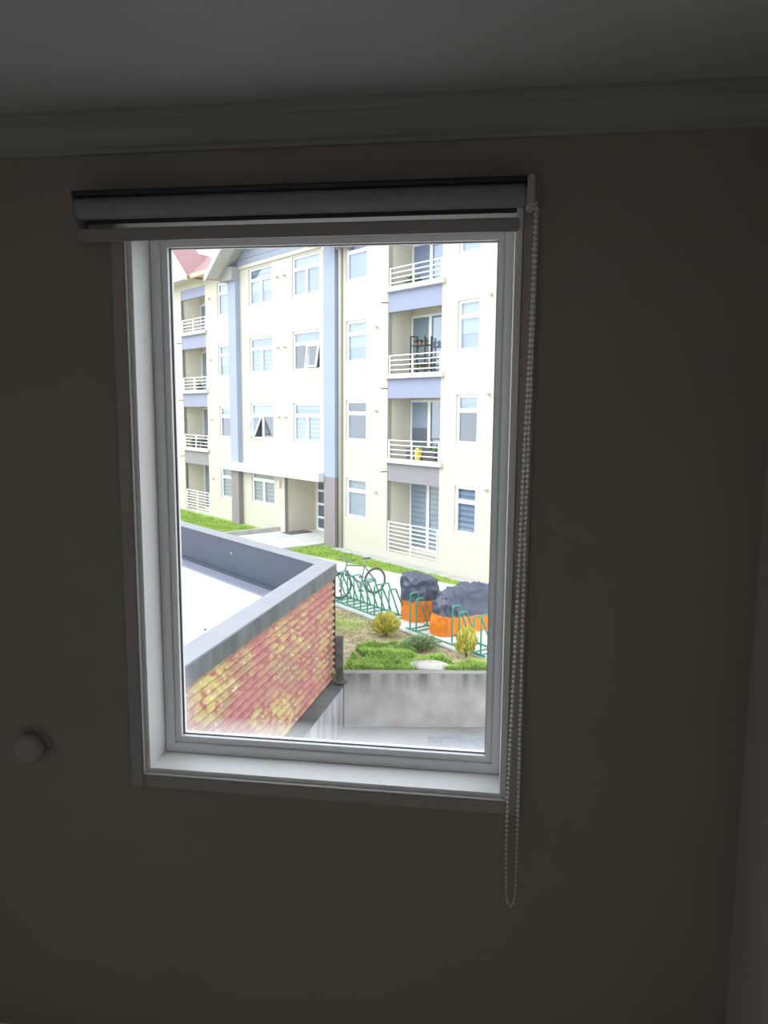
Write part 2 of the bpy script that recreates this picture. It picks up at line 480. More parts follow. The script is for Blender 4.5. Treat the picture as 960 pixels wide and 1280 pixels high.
# ------------------------------------------------------------------ window
win = empty('window_1', ((OX0 + OX1) / 2, 0.0, OZ0)); struct(win, 'white framed fixed window with a single tall glass pane', 'window')
wl = win.location
def wbox(x0, y0, z0, x1, y1, z1, name, m_, bev=0.002, parent=win):
    return MB().box(x0 - wl.x, y0 - wl.y, z0 - wl.z, x1 - wl.x, y1 - wl.y, z1 - wl.z).build(name, m_, parent, bevel=bev)
CW = 0.042
wbox(OX0 - CW, -0.012, OZ0 - CW, OX0 - 0.004, 0.0, OZ1 + CW, 'casing', 'casing_paint', 0.003)
wbox(OX1 + 0.004, -0.012, OZ0 - CW, OX1 + CW, 0.0, OZ1 + CW, 'casing', 'casing_paint', 0.003)
wbox(OX0 - 0.004, -0.012, OZ0 - CW, OX1 + 0.004, 0.0, OZ0 - 0.004, 'casing', 'casing_paint', 0.003)
wbox(OX0 - 0.004, -0.012, OZ1 + 0.004, OX1 + 0.004, 0.0, OZ1 + CW, 'casing', 'casing_paint', 0.003)
# liner boards of the reveal, with a rounded double edge bead on the room side
T = 0.012
wbox(OX0, -0.006, OZ0, OX0 + T, 0.10, OZ1, 'liner', 'liner_white', 0.002)
wbox(OX1 - T, -0.006, OZ0, OX1, 0.10, OZ1, 'liner', 'liner_white', 0.002)
wbox(OX0 + T, -0.006, OZ1 - T, OX1 - T, 0.10, OZ1, 'liner', 'liner_white', 0.002)
wbox(OX0 + T, -0.006, OZ0, OX1 - T, 0.10, OZ0 + T, 'sill', 'liner_white', 0.002)
def bead(x0, z0, x1, z1, t, y0, y1, name, m_):
    wbox(x0, y0, z0, x0 + t, y1, z1, name, m_, 0.0015)
    wbox(x1 - t, y0, z0, x1, y1, z1, name, m_, 0.0015)
    wbox(x0 + t, y0, z0, x1 - t, y1, z0 + t, name, m_, 0.0015)
    wbox(x0 + t, y0, z1 - t, x1 - t, y1, z1, name, m_, 0.0015)
bead(OX0 - 0.004, OZ0 - 0.004, OX1 + 0.004, OZ1 + 0.004, 0.004, -0.016, -0.0, 'edge_bead', 'liner_white')
# frame: outer profile then glazing bead
FX0, FX1, FZ0, FZ1 = OX0 + T, OX1 - T, OZ0 + T, OZ1 - T
GX0, GX1, GZ0, GZ1 = -0.868, 0.009, 0.603, 1.976
def ring(x0, z0, x1, z1, X0, Z0, X1, Z1, y0, y1, name, m_, bev=0.002):
    wbox(x0, y0, z0, X0, y1, z1, name, m_, bev)
    wbox(X1, y0, z0, x1, y1, z1, name, m_, bev)
    wbox(X0, y0, z0, X1, y1, Z0, name, m_, bev)
    wbox(X0, y0, Z1, X1, y1, z1, name, m_, bev)
ring(FX0, FZ0, FX1, FZ1, GX0 - 0.018, GZ0 - 0.018, GX1 + 0.018, GZ1 + 0.018, 0.100, 0.165, 'frame', 'pvc_white')
ring(GX0 - 0.018, GZ0 - 0.018, GX1 + 0.018, GZ1 + 0.018, GX0, GZ0, GX1, GZ1, 0.108, 0.150, 'glazing_bead', 'pvc_white')
ring(GX0 - 0.001, GZ0 - 0.001, GX1 + 0.001, GZ1 + 0.001, GX0 + 0.0025, GZ0 + 0.0012, GX1 - 0.0012, GZ1 - 0.0012, 0.124, 0.132, 'gasket', 'gasket', 0)
MB().box(0, -0.002, 0, GX1 - GX0, 0.002, GZ1 - GZ0).build('pane', 'window_glass', win, loc=(GX0 - wl.x, 0.134, GZ0 - wl.z))
# outside sill
MB().box(OX0 - 0.03 - wl.x, 0.165, OZ0 - 0.05 - wl.z, OX1 + 0.03 - wl.x, 0.235, OZ0 - 0.02 - wl.z).build('outer_sill', 'pvc_white', win)

# ------------------------------------------------------------------ roller blind
bl = empty('roller_blind', (-0.47, 0, 1.955))
tag(bl, 'rolled up grey roller blind with a bead chain above the window', 'roller blind')
o = bl.location
BX0, BX1, RY, RZ, RR = -1.032, 0.070, -0.046, 2.040, 0.0265
def bb(x0, y0, z0, x1, y1, z1, name, m_, bev=0.002):
    return MB().box(x0 - o.x, y0 - o.y, z0 - o.z, x1 - o.x, y1 - o.y, z1 - o.z).build(name, m_, bl, bevel=bev)
bb(BX0, -0.075, 2.066, BX1, 0.0, 2.076, 'gap_shade_strip', 'blind_shade_and_screw')  # dark strip painted in for the shadow gap above the roll
MB().tube([(BX0 + 0.004 - o.x, RY, RZ - o.z), (BX1 - 0.004 - o.x, RY, RZ - o.z)], RR, 28).build('fabric_roll', 'blind_fabric', bl, smooth=False)
fr = bl.children[-1]
for pl in fr.data.polygons: pl.use_smooth = len(pl.vertices) == 4
bb(BX0 + 0.02, -0.0325, 2.0055, BX1 - 0.02, -0.0315, 2.0225, 'fabric_strip', 'blind_shade_and_screw', 0)  # upper fabric coloured near-black as the shadow under the roll
bb(BX0 + 0.02, -0.0325, 1.994, BX1 - 0.02, -0.0315, 2.0055, 'fabric_strip', 'blind_sheer', 0)
bb(BX0 - 0.004, -0.042, 1.963, BX1 - 0.012, -0.026, 1.994, 'bottom_bar', 'blind_bar', 0.004)
bb(BX0 - 0.004, -0.076, 1.995, BX0 + 0.002, 0.0, 2.078, 'bracket', 'blind_bar', 0.002)
bb(BX1 + 0.001, -0.078, 2.008, BX1 + 0.018, 0.0, 2.078, 'bracket', 'bracket_plastic', 0.004)
MB().cyl((BX1 - 0.002 - o.x, RY, RZ - o.z), (BX1 + 0.016 - o.x, RY, RZ - o.z), 0.019, 20).build('chain_drive', 'bracket_plastic', bl)
# bead chain: one closed loop of beads on a cord
L1 = [(0.0915, 2.02), (0.0895, 1.76), (0.0860, 1.60), (0.0830, 1.46), (0.0795, 1.22), (0.0765, 1.02), (0.0735, 0.87), (0.0700, 0.70), (0.0685, 0.60), (0.0680, 0.52), (0.0690, 0.40), (0.0720, 0.31)]
R1 = [(0.0955, 0.31), (0.0955, 0.36), (0.0955, 0.56), (0.0945, 0.66), (0.0935, 0.87), (0.0925, 1.02), (0.0915, 1.25), (0.0925, 1.46), (0.0945, 1.76), (0.0950, 2.02)]
bot = [(0.0755, 0.283), (0.0810, 0.272), (0.0870, 0.272), (0.0925, 0.284)]
path = [Vector((x, -0.052 if i < 2 else -0.050, z)) for i, (x, z) in enumerate(L1)] + [Vector((x, -0.050, z)) for x, z in bot] + [Vector((x, -0.050, z)) for x, z in R1]
path = [Vector((p_.x, p_.y - (0.004 if i < len(L1) else -0.003), p_.z)) for i, p_ in enumerate(path)]
pts = []; carry = 0.0; STEP = 0.0128
for a_, b_ in zip(path[:-1], path[1:]):
    d_ = (b_ - a_).length; t = carry
    while t < d_:
        pts.append(a_.lerp(b_, t / d_)); t += STEP
    carry = t - d_
ch = MB()
for p_ in pts: ch.sphere(p_ - o, 0.0042, 8, 6)
tag(ch.build('bead_chain', 'bead_plastic', bl, smooth=True), kind='stuff')
MB().tube([p_ - o for p_ in path], 0.0009, 5).build('cord', 'bead_plastic', bl.children[-1] if False else bl)

# ------------------------------------------------------------------ round wall fitting
ft = empty('wall_fitting', (-1.262, 0, 0.600)); tag(ft, 'round white plastic wall fitting with a raised cap', 'wall fitting')
def lathe(prof_, seg=28):
    b = MB(); k = len(prof_)
    for s in range(seg):
        a = 2 * math.pi * s / seg
        for r_, y_ in prof_: b.v.append((r_ * math.cos(a), y_, r_ * math.sin(a)))
    for s in range(seg):
        t = (s + 1) % seg
        for i in range(k - 1): b.f.append((s * k + i, s * k + i + 1, t * k + i + 1, t * k + i))
    return b
lathe([(0.0001, 0), (0.052, 0), (0.052, -0.004), (0.049, -0.007), (0.0001, -0.007)], 8).build('base_plate', 'fitting_plastic', ft)
lathe([(0.030, -0.006), (0.034, -0.012), (0.042, -0.016), (0.044, -0.024), (0.043, -0.034), (0.039, -0.040), (0.030, -0.0425), (0.0001, -0.0435)]).build('cap', 'fitting_plastic', ft, smooth=True)
MB().cyl((0.046, -0.0065, -0.004), (0.046, -0.0085, -0.004), 0.0028, 10).build('screw', 'blind_shade_and_screw', ft)

# ================================================================== OUTSIDE
GZ = -3.05           # lawn level
YZ = -4.0            # sunken yard level
struct(MB().box(-70, 0.2, YZ - 0.3, 70, 13.5, YZ).build('yard', 'yard_concrete'), 'grey concrete yard floor below the retaining wall', 'yard')
struct(MB().box(-70, -70, YZ - 0.6, 70, 0.2, YZ - 0.31).build('ground', 'soil_far'), 'open ground around the buildings', 'ground')
# lawn slab behind the retaining wall
lw = MB().prism([(-70, 10.74), (-2.42, 10.74), (9.0, 12.34), (70, 12.34), (70, 90), (-70, 90)], GZ - 0.5, GZ)
struct(lw.build('lawn', 'lawn_ground'), 'patchy lawn with dry and green grass beside the bike racks', 'lawn')
# path with the racks on it, and grass strip beyond
path_poly = [(-12.0, 23.9), (-3.62, 15.42), (0.12, 11.66), (3.0, 8.9 + 3.3), (6.0, 12.2), (6.0, 12.98), (0.06, 17.17), (-4.42, 20.33), (-12.0, 25.67)]
path_poly = [(-12.0, 23.9), (-3.62, 15.42), (-0.55, 12.33), (0.0, 11.90), (4.0, 12.20), (6.0, 12.60), (6.0, 12.98), (0.06, 17.17), (-4.42, 20.33), (-12.0, 25.67)]
struct(MB().prism(path_poly, GZ - 0.05, GZ + 0.03).build('path', 'path_concrete'), 'pale concrete path under the bike racks', 'path')
kd = Vector((0.707, -0.707, 0)); kn = Vector((-0.707, -0.707, 0))
kb = MB(); A = Vector((-9.0, 20.82, 0)); Bp = Vector((-0.35, 12.13, 0))
kdir = (Bp - A).normalized(); kper = Vector((kdir.y, -kdir.x, 0))
q = [A, Bp, Bp + kper * 0.09, A + kper * 0.09]
kb.prism([(v.x, v.y) for v in q], GZ - 0.05, GZ + 0.045)
struct(kb.build('kerb', 'kerb_concrete'), 'pale concrete kerb along the near edge of the path', 'kerb')

# ------------------------------------------------------------------ apartment building
AB = empty('apartment_building', (-3.07, 21.02, GZ), math.radians(-42.9))
tag(AB, 'cream four storey apartment building with blue columns and balconies', 'building')
def L2W(s, y, z):
    a = math.radians(42.9)
    return (-3.07 + s * math.cos(a) + y * math.sin(a), 21.02 - s * math.sin(a) + y * math.cos(a), z)
ZB = -GZ
def B(name, m_, parts, parent=AB, bevel=0.0):
    b = MB()
    for p_ in parts: b.box(p_[0], p_[1], p_[2] + ZB, p_[3], p_[4], p_[5] + ZB)
    return b.build(name, m_, parent, bevel=bevel)
def wall_holes(name, m_, s0, s1, z0, z1, holes, depth=0.16):
    xs = sorted({s0, s1, *[h[0] for h in holes], *[h[2] for h in holes]}); xs = [x for x in xs if s0 <= x <= s1]
    zs = sorted({z0, z1, *[h[1] for h in holes], *[h[3] for h in holes]}); zs = [z for z in zs if z0 <= z <= z1]
    b = MB()
    for i in range(len(xs) - 1):
        for j in range(len(zs) - 1):
            cx = (xs[i] + xs[i + 1]) / 2; cz = (zs[j] + zs[j + 1]) / 2
            if any(h[0] < cx < h[2] and h[1] < cz < h[3] for h in holes): continue
            b.quad((xs[i], 0, zs[j] + ZB), (xs[i + 1], 0, zs[j] + ZB), (xs[i + 1], 0, zs[j + 1] + ZB), (xs[i], 0, zs[j + 1] + ZB))
    for h in holes:
        a0, b0, a1, b1 = h[0], h[1] + ZB, h[2], h[3] + ZB
        b.quad((a0, 0, b0), (a0, depth, b0), (a0, depth, b1), (a0, 0, b1))
        b.quad((a1, 0, b0), (a1, 0, b1), (a1, depth, b1), (a1, depth, b0))
        b.quad((a0, 0, b0), (a1, 0, b0), (a1, depth, b0), (a0, depth, b0))
        b.quad((a0, 0, b1), (a0, depth, b1), (a1, depth, b1), (a1, 0, b1))
    # ends, top and back so that the wall is a solid slab
    b.quad((s0, 0, z0 + ZB), (s0, 0, z1 + ZB), (s0, 0.2, z1 + ZB), (s0, 0.2, z0 + ZB))
    b.quad((s1, 0, z0 + ZB), (s1, 0.2, z0 + ZB), (s1, 0.2, z1 + ZB), (s1, 0, z1 + ZB))
    b.quad((s0, 0, z1 + ZB), (s1, 0, z1 + ZB), (s1, 0.2, z1 + ZB), (s0, 0.2, z1 + ZB))
    return b.build(name, m_, AB)

WC = {}
def cached(key, fn, m_):
    k = (key, m_)
    if k not in WC: WC[k] = fn().mesh(key[0], m_)
    return WC[k]
def window(s0, z0, wd, h, cols, blind='none', top='none', opened=None):
    """two-light or one-light casement with a transom light above; recessed 6 cm"""
    F_ = 0.075; TZ = h * 0.64; TB = 0.11
    def frame():
        b = MB()
        y0, y1 = 0.05, 0.11
        b.box(0, y0, 0, F_, y1, h).box(wd - F_, y0, 0, wd, y1, h)
        b.box(F_, y0, 0, wd - F_, y1, F_).box(F_, y0, h - F_, wd - F_, y1, h)
        b.box(F_, y0, TZ, wd - F_, y1, TZ + TB)
        if cols == 2: b.box(wd / 2 - 0.06, y0, F_, wd / 2 + 0.06, y1, TZ)
        return b
    fo = link('window', cached(('window', wd, h, cols), frame, 'frame_white'), AB, (s0, 0, z0 + ZB))
    def pane(x0, za, x1, zb, idx):
        if opened and opened[0] == idx:
            ang = opened[1]
            def sash():
                b = MB(); ww = x1 - x0; hh = zb - za; t = 0.06
                b.box(0, -0.02, -hh, t, 0.02, 0).box(ww - t, -0.02, -hh, ww, 0.02, 0).box(t, -0.02, -hh, ww - t, 0.02, -hh + t).box(t, -0.02, -t, ww - t, 0.02, 0)
                return b
            so = link('sash', sash().mesh('sash', 'frame_white'), fo, (x0, 0.03, zb), (-ang, 0, 0))
            g = MB().box(x0 + 0.05, -0.004, -(zb - za) + 0.05, x1 - 0.05, 0.004, -0.05)
            g.v = [(x - 0, y, z) for x, y, z in g.v]
            link('pane', g.mesh('pane', 'house_glass'), fo, (0, 0.03, zb), (-ang, 0, 0))
            return
        link('pane', MB().box(x0, -0.004, za, x1, 0.004, zb).mesh('pane', 'house_glass'), fo, (0, 0.085, 0))
    if cols == 2:
        pane(F_, F_, wd / 2 - 0.06, TZ, 0); pane(wd / 2 + 0.06, F_, wd - F_, TZ, 1)
    else:
        pane(F_, F_, wd - F_, TZ, 0)
    pane(F_, TZ + TB, wd - F_, h - F_, 2)
    # what hangs behind the glass
    def drape(kind, za, zb):
        yb = 0.135
        if kind == 'zebra':
            b = MB(); z = za + 0.02
            while z < zb - 0.05:
                b.box(0.03, yb, z, wd - 0.03, yb + 0.006, z + 0.085); z += 0.15
            tag(link('blind', b.mesh('blind', 'blind_white'), fo), kind='stuff')
            link('curtain', MB().box(0.03, yb + 0.02, za, wd - 0.03, yb + 0.024, zb).mesh('curtain', 'curtain_green'), fo)
        elif kind == 'white':
            link('curtain', MB().box(0.03, yb, za, wd - 0.03, yb + 0.008, zb).mesh('curtain', 'blind_white'), fo)
        elif kind == 'half':
            link('curtain', MB().box(0.03, yb, za + (zb - za) * 0.5, wd - 0.03, yb + 0.008, zb).mesh('curtain', 'blind_white'), fo)
            link('curtain', MB().box(0.03, yb + 0.03, za, wd - 0.03, yb + 0.038, za + (zb - za) * 0.5).mesh('curtain', 'curtain_blue'), fo)
        elif kind == 'blue':
            link('curtain', MB().box(0.03, yb, za, wd - 0.03, yb + 0.008, zb).mesh('curtain', 'curtain_blue'), fo)
    drape(blind, F_ * 0.5, TZ + 0.03); drape(top, TZ + 0.05, h - 0.02)
    def room():
        b = MB(); y0, y1 = 0.2, 0.9
        b.quad((0, y1, 0), (wd, y1, 0), (wd, y1, h), (0, y1, h))
        b.quad((0, y0, 0), (0, y1, 0), (0, y1, h), (0, y0, h)).quad((wd, y0, 0), (wd, y0, h), (wd, y1, h), (wd, y1, 0))
        b.quad((0, y0, 0), (wd, y0, 0), (wd, y1, 0), (0, y1, 0)).quad((0, y0, h), (0, y1, h), (wd, y1, h), (wd, y0, h))
        return b
    link('room_behind', cached(('room_behind', wd, h), room, 'room_dark'), fo)
    return fo

FL = 2.51
# --- openings
A_S, A_W, A_H = -2.12, 1.08, 1.28
D_S, D_W, D_H = 2.93, 0.82, 1.32
B1_S, B2_S, BW, BH = -8.31, -5.27, 1.68, 1.34
aZ = [-1.93, 0.55, 3.03, 5.53]; dZ = [-1.83, 0.64, 3.12, 5.63]; bZ = [-2.07, 0.41, 2.87, 5.39]; lZ = [-2.13, 0.36, 2.82, 5.24]
L_S = -10.88
D2_S = -15.85
holesR = [(A_S, z, A_S + A_W, z + A_H) for z in aZ] + [(D_S, z, D_S + D_W, z + D_H) for z in dZ] + [(0, -2.80, 2.31, 6.95)]
wall_holes('facade_wall', 'render_cream', -2.8, 8.0, GZ, 7.9, holesR)
holesB = [(B1_S, z, B1_S + BW, z + BH) for z in bZ] + [(B2_S, z, B2_S + BW, z + BH) for z in bZ[1:]] + [(-5.90, -2.98, -3.1, -0.93)]
wall_holes('facade_wall', 'render_cream', -9.3, -2.8, GZ, 6.86, holesB)
holesL = [(L_S, z, L_S + A_W, z + A_H) for z in lZ] + [(-14.30, -3.02, -11.95, 6.60)] + [(D2_S, z - 0.3, D2_S + D_W, z - 0.3 + D_H) for z in dZ]
wall_holes('facade_wall', 'render_cream', -20.0, -9.3, GZ, 6.95, holesL)
for z, bl_, tp in zip(aZ, ['white', 'none', 'half', 'blue'], ['white', 'none', 'white', 'half']): window(A_S, z, A_W, A_H, 1, bl_, tp)
for z, bl_, tp in zip(dZ, ['zebra', 'none', 'half', 'blue'], ['zebra', 'half', 'white', 'blue']): window(D_S, z, D_W, D_H, 1, bl_, tp)
for z, bl_, tp, op in zip(bZ, ['zebra', 'none', 'zebra', 'half'], ['zebra', 'white', 'blue', 'half'], [None, (0, 0.40), None, None]): window(B1_S, z, BW, BH, 2, bl_, tp, op)
for z, bl_, tp, op in zip(bZ[1:], ['zebra', 'none', 'blue'], ['half', 'blue', 'white'], [None, (1, 0.16), None]): window(B2_S, z, BW, BH, 2, bl_, tp, op)
for z, bl_, tp in zip(lZ, ['zebra', 'none', 'half', 'blue'], ['zebra', 'half', 'blue', 'white']): window(L_S, z, A_W, A_H, 1, bl_, tp)
for z, bl_ in zip(dZ, ['zebra', 'none', 'half', 'blue']): window(D2_S, z - 0.3, D_W, D_H, 1, bl_, 'blue')

# --- balconies
def balcony(s0, wd, floors, tops, ground, topz, doors):
    s1 = s0 + wd; DEP = 0.95
    b = MB()
    g = ground + ZB; t = topz + ZB
    b.quad((s0, 0.01, g), (s0, DEP, g), (s0, DEP, t), (s0, 0.01, t)).quad((s1, 0.01, g), (s1, 0.01, t), (s1, DEP, t), (s1, DEP, g))
    b.quad((s0, DEP, g), (s1, DEP, g), (s1, DEP, t), (s0, DEP, t))
    b.build('recess_wall', 'recess_cream', AB)
    B('recess_floor', 'recess_cream', [(s0 + 0.002, 0.01, ground - 0.1, s1 - 0.002, DEP - 0.002, ground + 0.02)])
    for i, f in enumerate(floors):            # floors[i] = ledge top of storeys 1,2,3
        B('balcony_slab', 'recess_cream', [(s0 + 0.002, 0.03, f - 0.55, s1 - 0.002, DEP - 0.002, f - 0.14)])
        B('balcony_ledge', 'white_trim', [(s0 - 0.06, -0.13, f - 0.14, s1 + 0.14, 0.05, f)], bevel=0.01)
        B('lintel_panel', 'lintel_grey' if i == 0 else 'lintel_blue', [(s0 + 0.004, 0.012, tops[i], s1 - 0.004, 0.14, f - 0.142)])
        c2 = MB(); c2.cyl((s0 - 0.02, 0.0, f - 0.42 + ZB), (s0 - 0.08, -0.20, f - 0.43 + ZB), 0.014, 8)
        c2.build('drain_spout', 'black_metal', AB)
    # top fascia
    B('lintel_panel', 'lintel_blue', [(s0 + 0.004, 0.012, tops[3], s1 - 0.004, 0.14, topz - 0.004)])
    def rails(f, nr, hh, z_lo):
        rl = empty('railing', (s0, 0.03, f + ZB)); rl.parent = AB
        zs = [z_lo + (hh - z_lo) * i / (nr - 1) for i in range(nr)]
        me = MB().box(0.02, -0.014, -0.014, wd - 0.02, 0.014, 0.014).mesh('rail', 'frame_white')
        for z in zs: link('rail', me, rl, (0, 0, z))
        pm = MB().box(-0.02, -0.02, 0, 0.02, 0.02, hh).mesh('post', 'frame_white')
        for x in (0.06, wd * 0.47, wd - 0.06): link('post', pm, rl, (x, 0, 0))
    for f in floors: rails(f, 4, 0.54, 0.12)
    rails(ground + 0.02, 8, 0.93, 0.06)
    # glazed doors on the back wall of each storey
    levels = [ground + 0.02] + [f - 0.14 for f in floors]
    for i, zf in enumerate(levels):
        dz1 = tops[i] - 0.04 if i < 3 else tops[3] - 0.1
        h = dz1 - zf; cur, half = doors[i]
        W2 = 0.84
        fr_ = MB()
        for k in range(2):
            x = 0.03 + k * W2
            fr_.box(x, -0.05, 0, x + 0.06, 0, h).box(x + W2 - 0.06, -0.05, 0, x + W2, 0, h).box(x + 0.06, -0.05, 0, x + W2 - 0.06, 0, 0.07).box(x + 0.06, -0.05, h - 0.07, x + W2 - 0.06, 0, h)
        do = link('balcony_door', fr_.mesh('balcony_door', 'frame_white'), AB, (s0, DEP - 0.004, zf + ZB))
        for k in range(2):
            x = 0.03 + k * W2
            link('pane', MB().box(x + 0.06, -0.030, 0.07, x + W2 - 0.06, -0.024, h - 0.07).mesh('pane', 'house_glass'), do)
        if cur == 'zebra':
            bq = MB(); z = 0.08
            while z < h - 0.12:
                bq.box(0.08, -0.012, z, 2 * W2 - 0.04, -0.008, z + 0.095); z += 0.16
            tag(link('blind', bq.mesh('blind', 'blind_white'), do), kind='stuff')
            link('curtain', MB().box(0.07, -0.0045, 0.05, 2 * W2, -0.0035, h - 0.05).mesh('curtain', 'curtain_green'), do)
        else:
            link('curtain', MB().box(0.07, -0.006, 0.05, 2 * W2, -0.003, h - 0.05).mesh('curtain', cur), do)
        if half:
            link('curtain', MB().box(0.07, -0.014, h * 0.55, W2, -0.010, h - 0.05).mesh('curtain', 'blind_white'), do)
balcony(0.0, 2.31, [0.10, 2.60, 5.11], [-0.60, 1.89, 4.40, 6.55], -2.80, 6.95, [('zebra', False), ('room_dark', True), ('curtain_green', False), ('curtain_blue', False)])
balcony(-14.30, 2.35, [-0.15, 2.33, 4.80], [-0.87, 1.62, 4.10, 6.20], -3.02, 6.60, [('curtain_green', False), ('curtain_green', False), ('curtain_green', False), ('curtain_green', False)])

# --- columns, canopy, pipe, vents
B('column', 'column_blue', [(-9.60, -0.20, -0.60, -9.00, 0.05, 6.80)])
B('column_base', 'column_brown', [(-9.60, -0.20, GZ, -9.00, 0.05, -0.60)])
B('column', 'column_blue', [(-3.09, -0.20, -0.68, -2.46, 0.05, 7.00)])
B('column_base', 'column_brown', [(-3.09, -0.20, GZ, -2.46, 0.05, -0.68)])
B('canopy', 'white_trim', [(-10.02, -0.42, -0.86, -3.095, 0.04, -0.56)], bevel=0.008)
c2 = MB(); c2.tube([(-2.33, -0.07, 0.04), (-2.33, -0.07, 9.55), (-2.40, -0.10, 9.75), (-2.50, -0.3, 9.95)], 0.055, 10)
c2.build('downpipe', 'pipe_cream', AB, smooth=True)
def vent(s, z):
    b = MB(); b.cyl((0, 0, 0), (0, -0.08, 0), 0.032, 10); b.cyl((0, -0.08, -0.0), (0, -0.12, -0.015), 0.048, 10)
    link('vent', cached(('vent', 1), lambda: b, 'pipe_cream'), AB, (s, 0, z + ZB))
for k in range(3):
    vent(-6.18, 6.20 - 2.47 * k); vent(-5.72, 6.20 - 2.47 * k)
for k in range(4):
    vent(-0.50, 6.54 - FL * k); vent(4.15, 6.9 - 2.50 * k - 2.42 + 0); vent(-11.5, 6.0 - 2.46 * k)
# --- entry recess with glazed door
b = MB(); g0, g1 = -2.98 + ZB, -0.93 + ZB
b.quad((-5.90, 0.01, g0), (-5.90, 1.3, g0), (-5.90, 1.3, g1), (-5.90, 0.01, g1)).quad((-3.10, 0.01, g0), (-3.10, 0.01, g1), (-3.10, 1.3, g1), (-3.10, 1.3, g0))
b.quad((-5.90, 1.3, g0), (-3.10, 1.3, g0), (-3.10, 1.3, g1), (-5.90, 1.3, g1)).quad((-5.90, 0.01, g1), (-5.90, 1.3, g1), (-3.10, 1.3, g1), (-3.10, 0.01, g1))
b.build('recess_wall', 'recess_cream', AB)
ed = MB(); dw, dh = 0.95, 2.0
ed.box(0, -0.05, 0, 0.09, 0, dh).box(dw - 0.09, -0.05, 0, dw, 0, dh).box(0.09, -0.05, 0, dw - 0.09, 0, 0.1).box(0.09, -0.05, dh - 0.08, dw - 0.09, 0, dh)
for i in range(1, 4): ed.box(0.09, -0.05, dh * i / 4 - 0.04, dw - 0.09, 0, dh * i / 4 + 0.04)
edo = ed.build('entry_door', 'frame_white', AB, loc=(-5.66, 1.29, -2.95 + ZB))
for i in range(4):
    MB().box(0.09, -0.03, dh * i / 4 + 0.03, dw - 0.09, -0.022, dh * (i + 1) / 4 - 0.03).build('pane', 'house_glass', edo)
MB().box(0.05, -0.012, 0.05, dw - 0.05, -0.006, dh - 0.04).build('backing', 'room_dark', edo)
B('entry_lamp', 'lamp_beige', [(-6.28, -0.10, -1.32, -6.12, 0.0, -1.08)], bevel=0.02)
# porch slab, with a low grey kerb wall on its far side
B('porch', 'path_concrete', [(-6.25, -2.6, GZ - 0.05, -3.15, 1.29, -2.955)])
B('porch_kerb', 'kerb_concrete', [(-6.40, -2.6, GZ - 0.02, -6.25, -0.01, -2.80)])
# grass grows up to a narrow concrete apron at the foot of the wall
B('apron', 'kerb_concrete', [(-2.4, -0.45, GZ - 0.02, 8.0, -0.005, GZ + 0.045)])
# --- bay gable: trim, siding boards, overhanging roof
B('gable_trim', 'pipe_cream', [(-9.3, -0.06, 6.80, -2.7, 0.02, 6.92)])
def under(s): return 7.05 + 0.70 * (s + 9.31) if s < -6.05 else 7.05 + 0.70 * (-6.05 + 9.31) - 0.70 * (s + 6.05)
z = 6.92; BH_ = 0.24
while z < 9.25:
    zt = min(z + BH_ - 0.012, 9.3)
    sl = max(-9.3, -9.31 + (z - 7.05) / 0.70); sl2 = max(-9.3, -9.31 + (zt - 7.05) / 0.70)
    sr = -12.10 - sl; sr2 = -12.10 - sl2
    if sl2 < sr2:
        bb_ = MB(); bb_.extrude([(sl, 0, z + ZB), (sr, 0, z + ZB), (sr2, 0, zt + ZB), (sl2, 0, zt + ZB)], [(0, -0.03, 0), (0, 0.0, 0)])
        bb_.build('siding_board', 'siding_blue', AB)
    z += BH_
def roof_slope(name, m_, sA, zA, sB, zB_, y0, y1, t):
    b = MB(); b.extrude([(sA, 0, zA + ZB), (sB, 0, zB_ + ZB), (sB, 0, zB_ + t + ZB), (sA, 0, zA + t + ZB)], [(0, y0, 0), (0, y1, 0)])
    return b.build(name, m_, AB)
zr = under(-6.05)
roof_slope('roof_soffit', 'soffit', -10.05, under(-10.05), -6.05, zr, -0.90, 6.0, 0.05)
roof_slope('roof_soffit', 'soffit', -6.05, zr, -2.05, under(-2.05), -0.90, 6.0, 0.05)
roof_slope('roof_covering', 'roof_red', -10.15, under(-10.15) + 0.06, -6.05, zr + 0.06, -0.93, 6.0, 0.07)
roof_slope('roof_covering', 'roof_red', -6.05, zr + 0.06, -1.95, under(-1.95) + 0.06, -0.93, 6.0, 0.07)
roof_slope('bargeboard', 'white_trim', -10.08, under(-10.08) - 0.10, -6.05, zr - 0.10, -0.95, -0.90, 0.22)
roof_slope('bargeboard', 'white_trim', -6.05, zr - 0.10, -2.02, under(-2.02) - 0.10, -0.95, -0.90, 0.22)
roof_slope('roof_beam', 'soffit_grey', -10.0, under(-10.0) - 0.10, -6.05, zr - 0.10, -0.34, -0.18, 0.10)
roof_slope('roof_beam', 'soffit_grey', -6.05, zr - 0.10, -2.1, under(-2.1) - 0.10, -0.34, -0.18, 0.10)
B('eave_box', 'soffit_grey', [(-9.95, -0.36, 6.42, -8.98, 0.02, 6.90)])
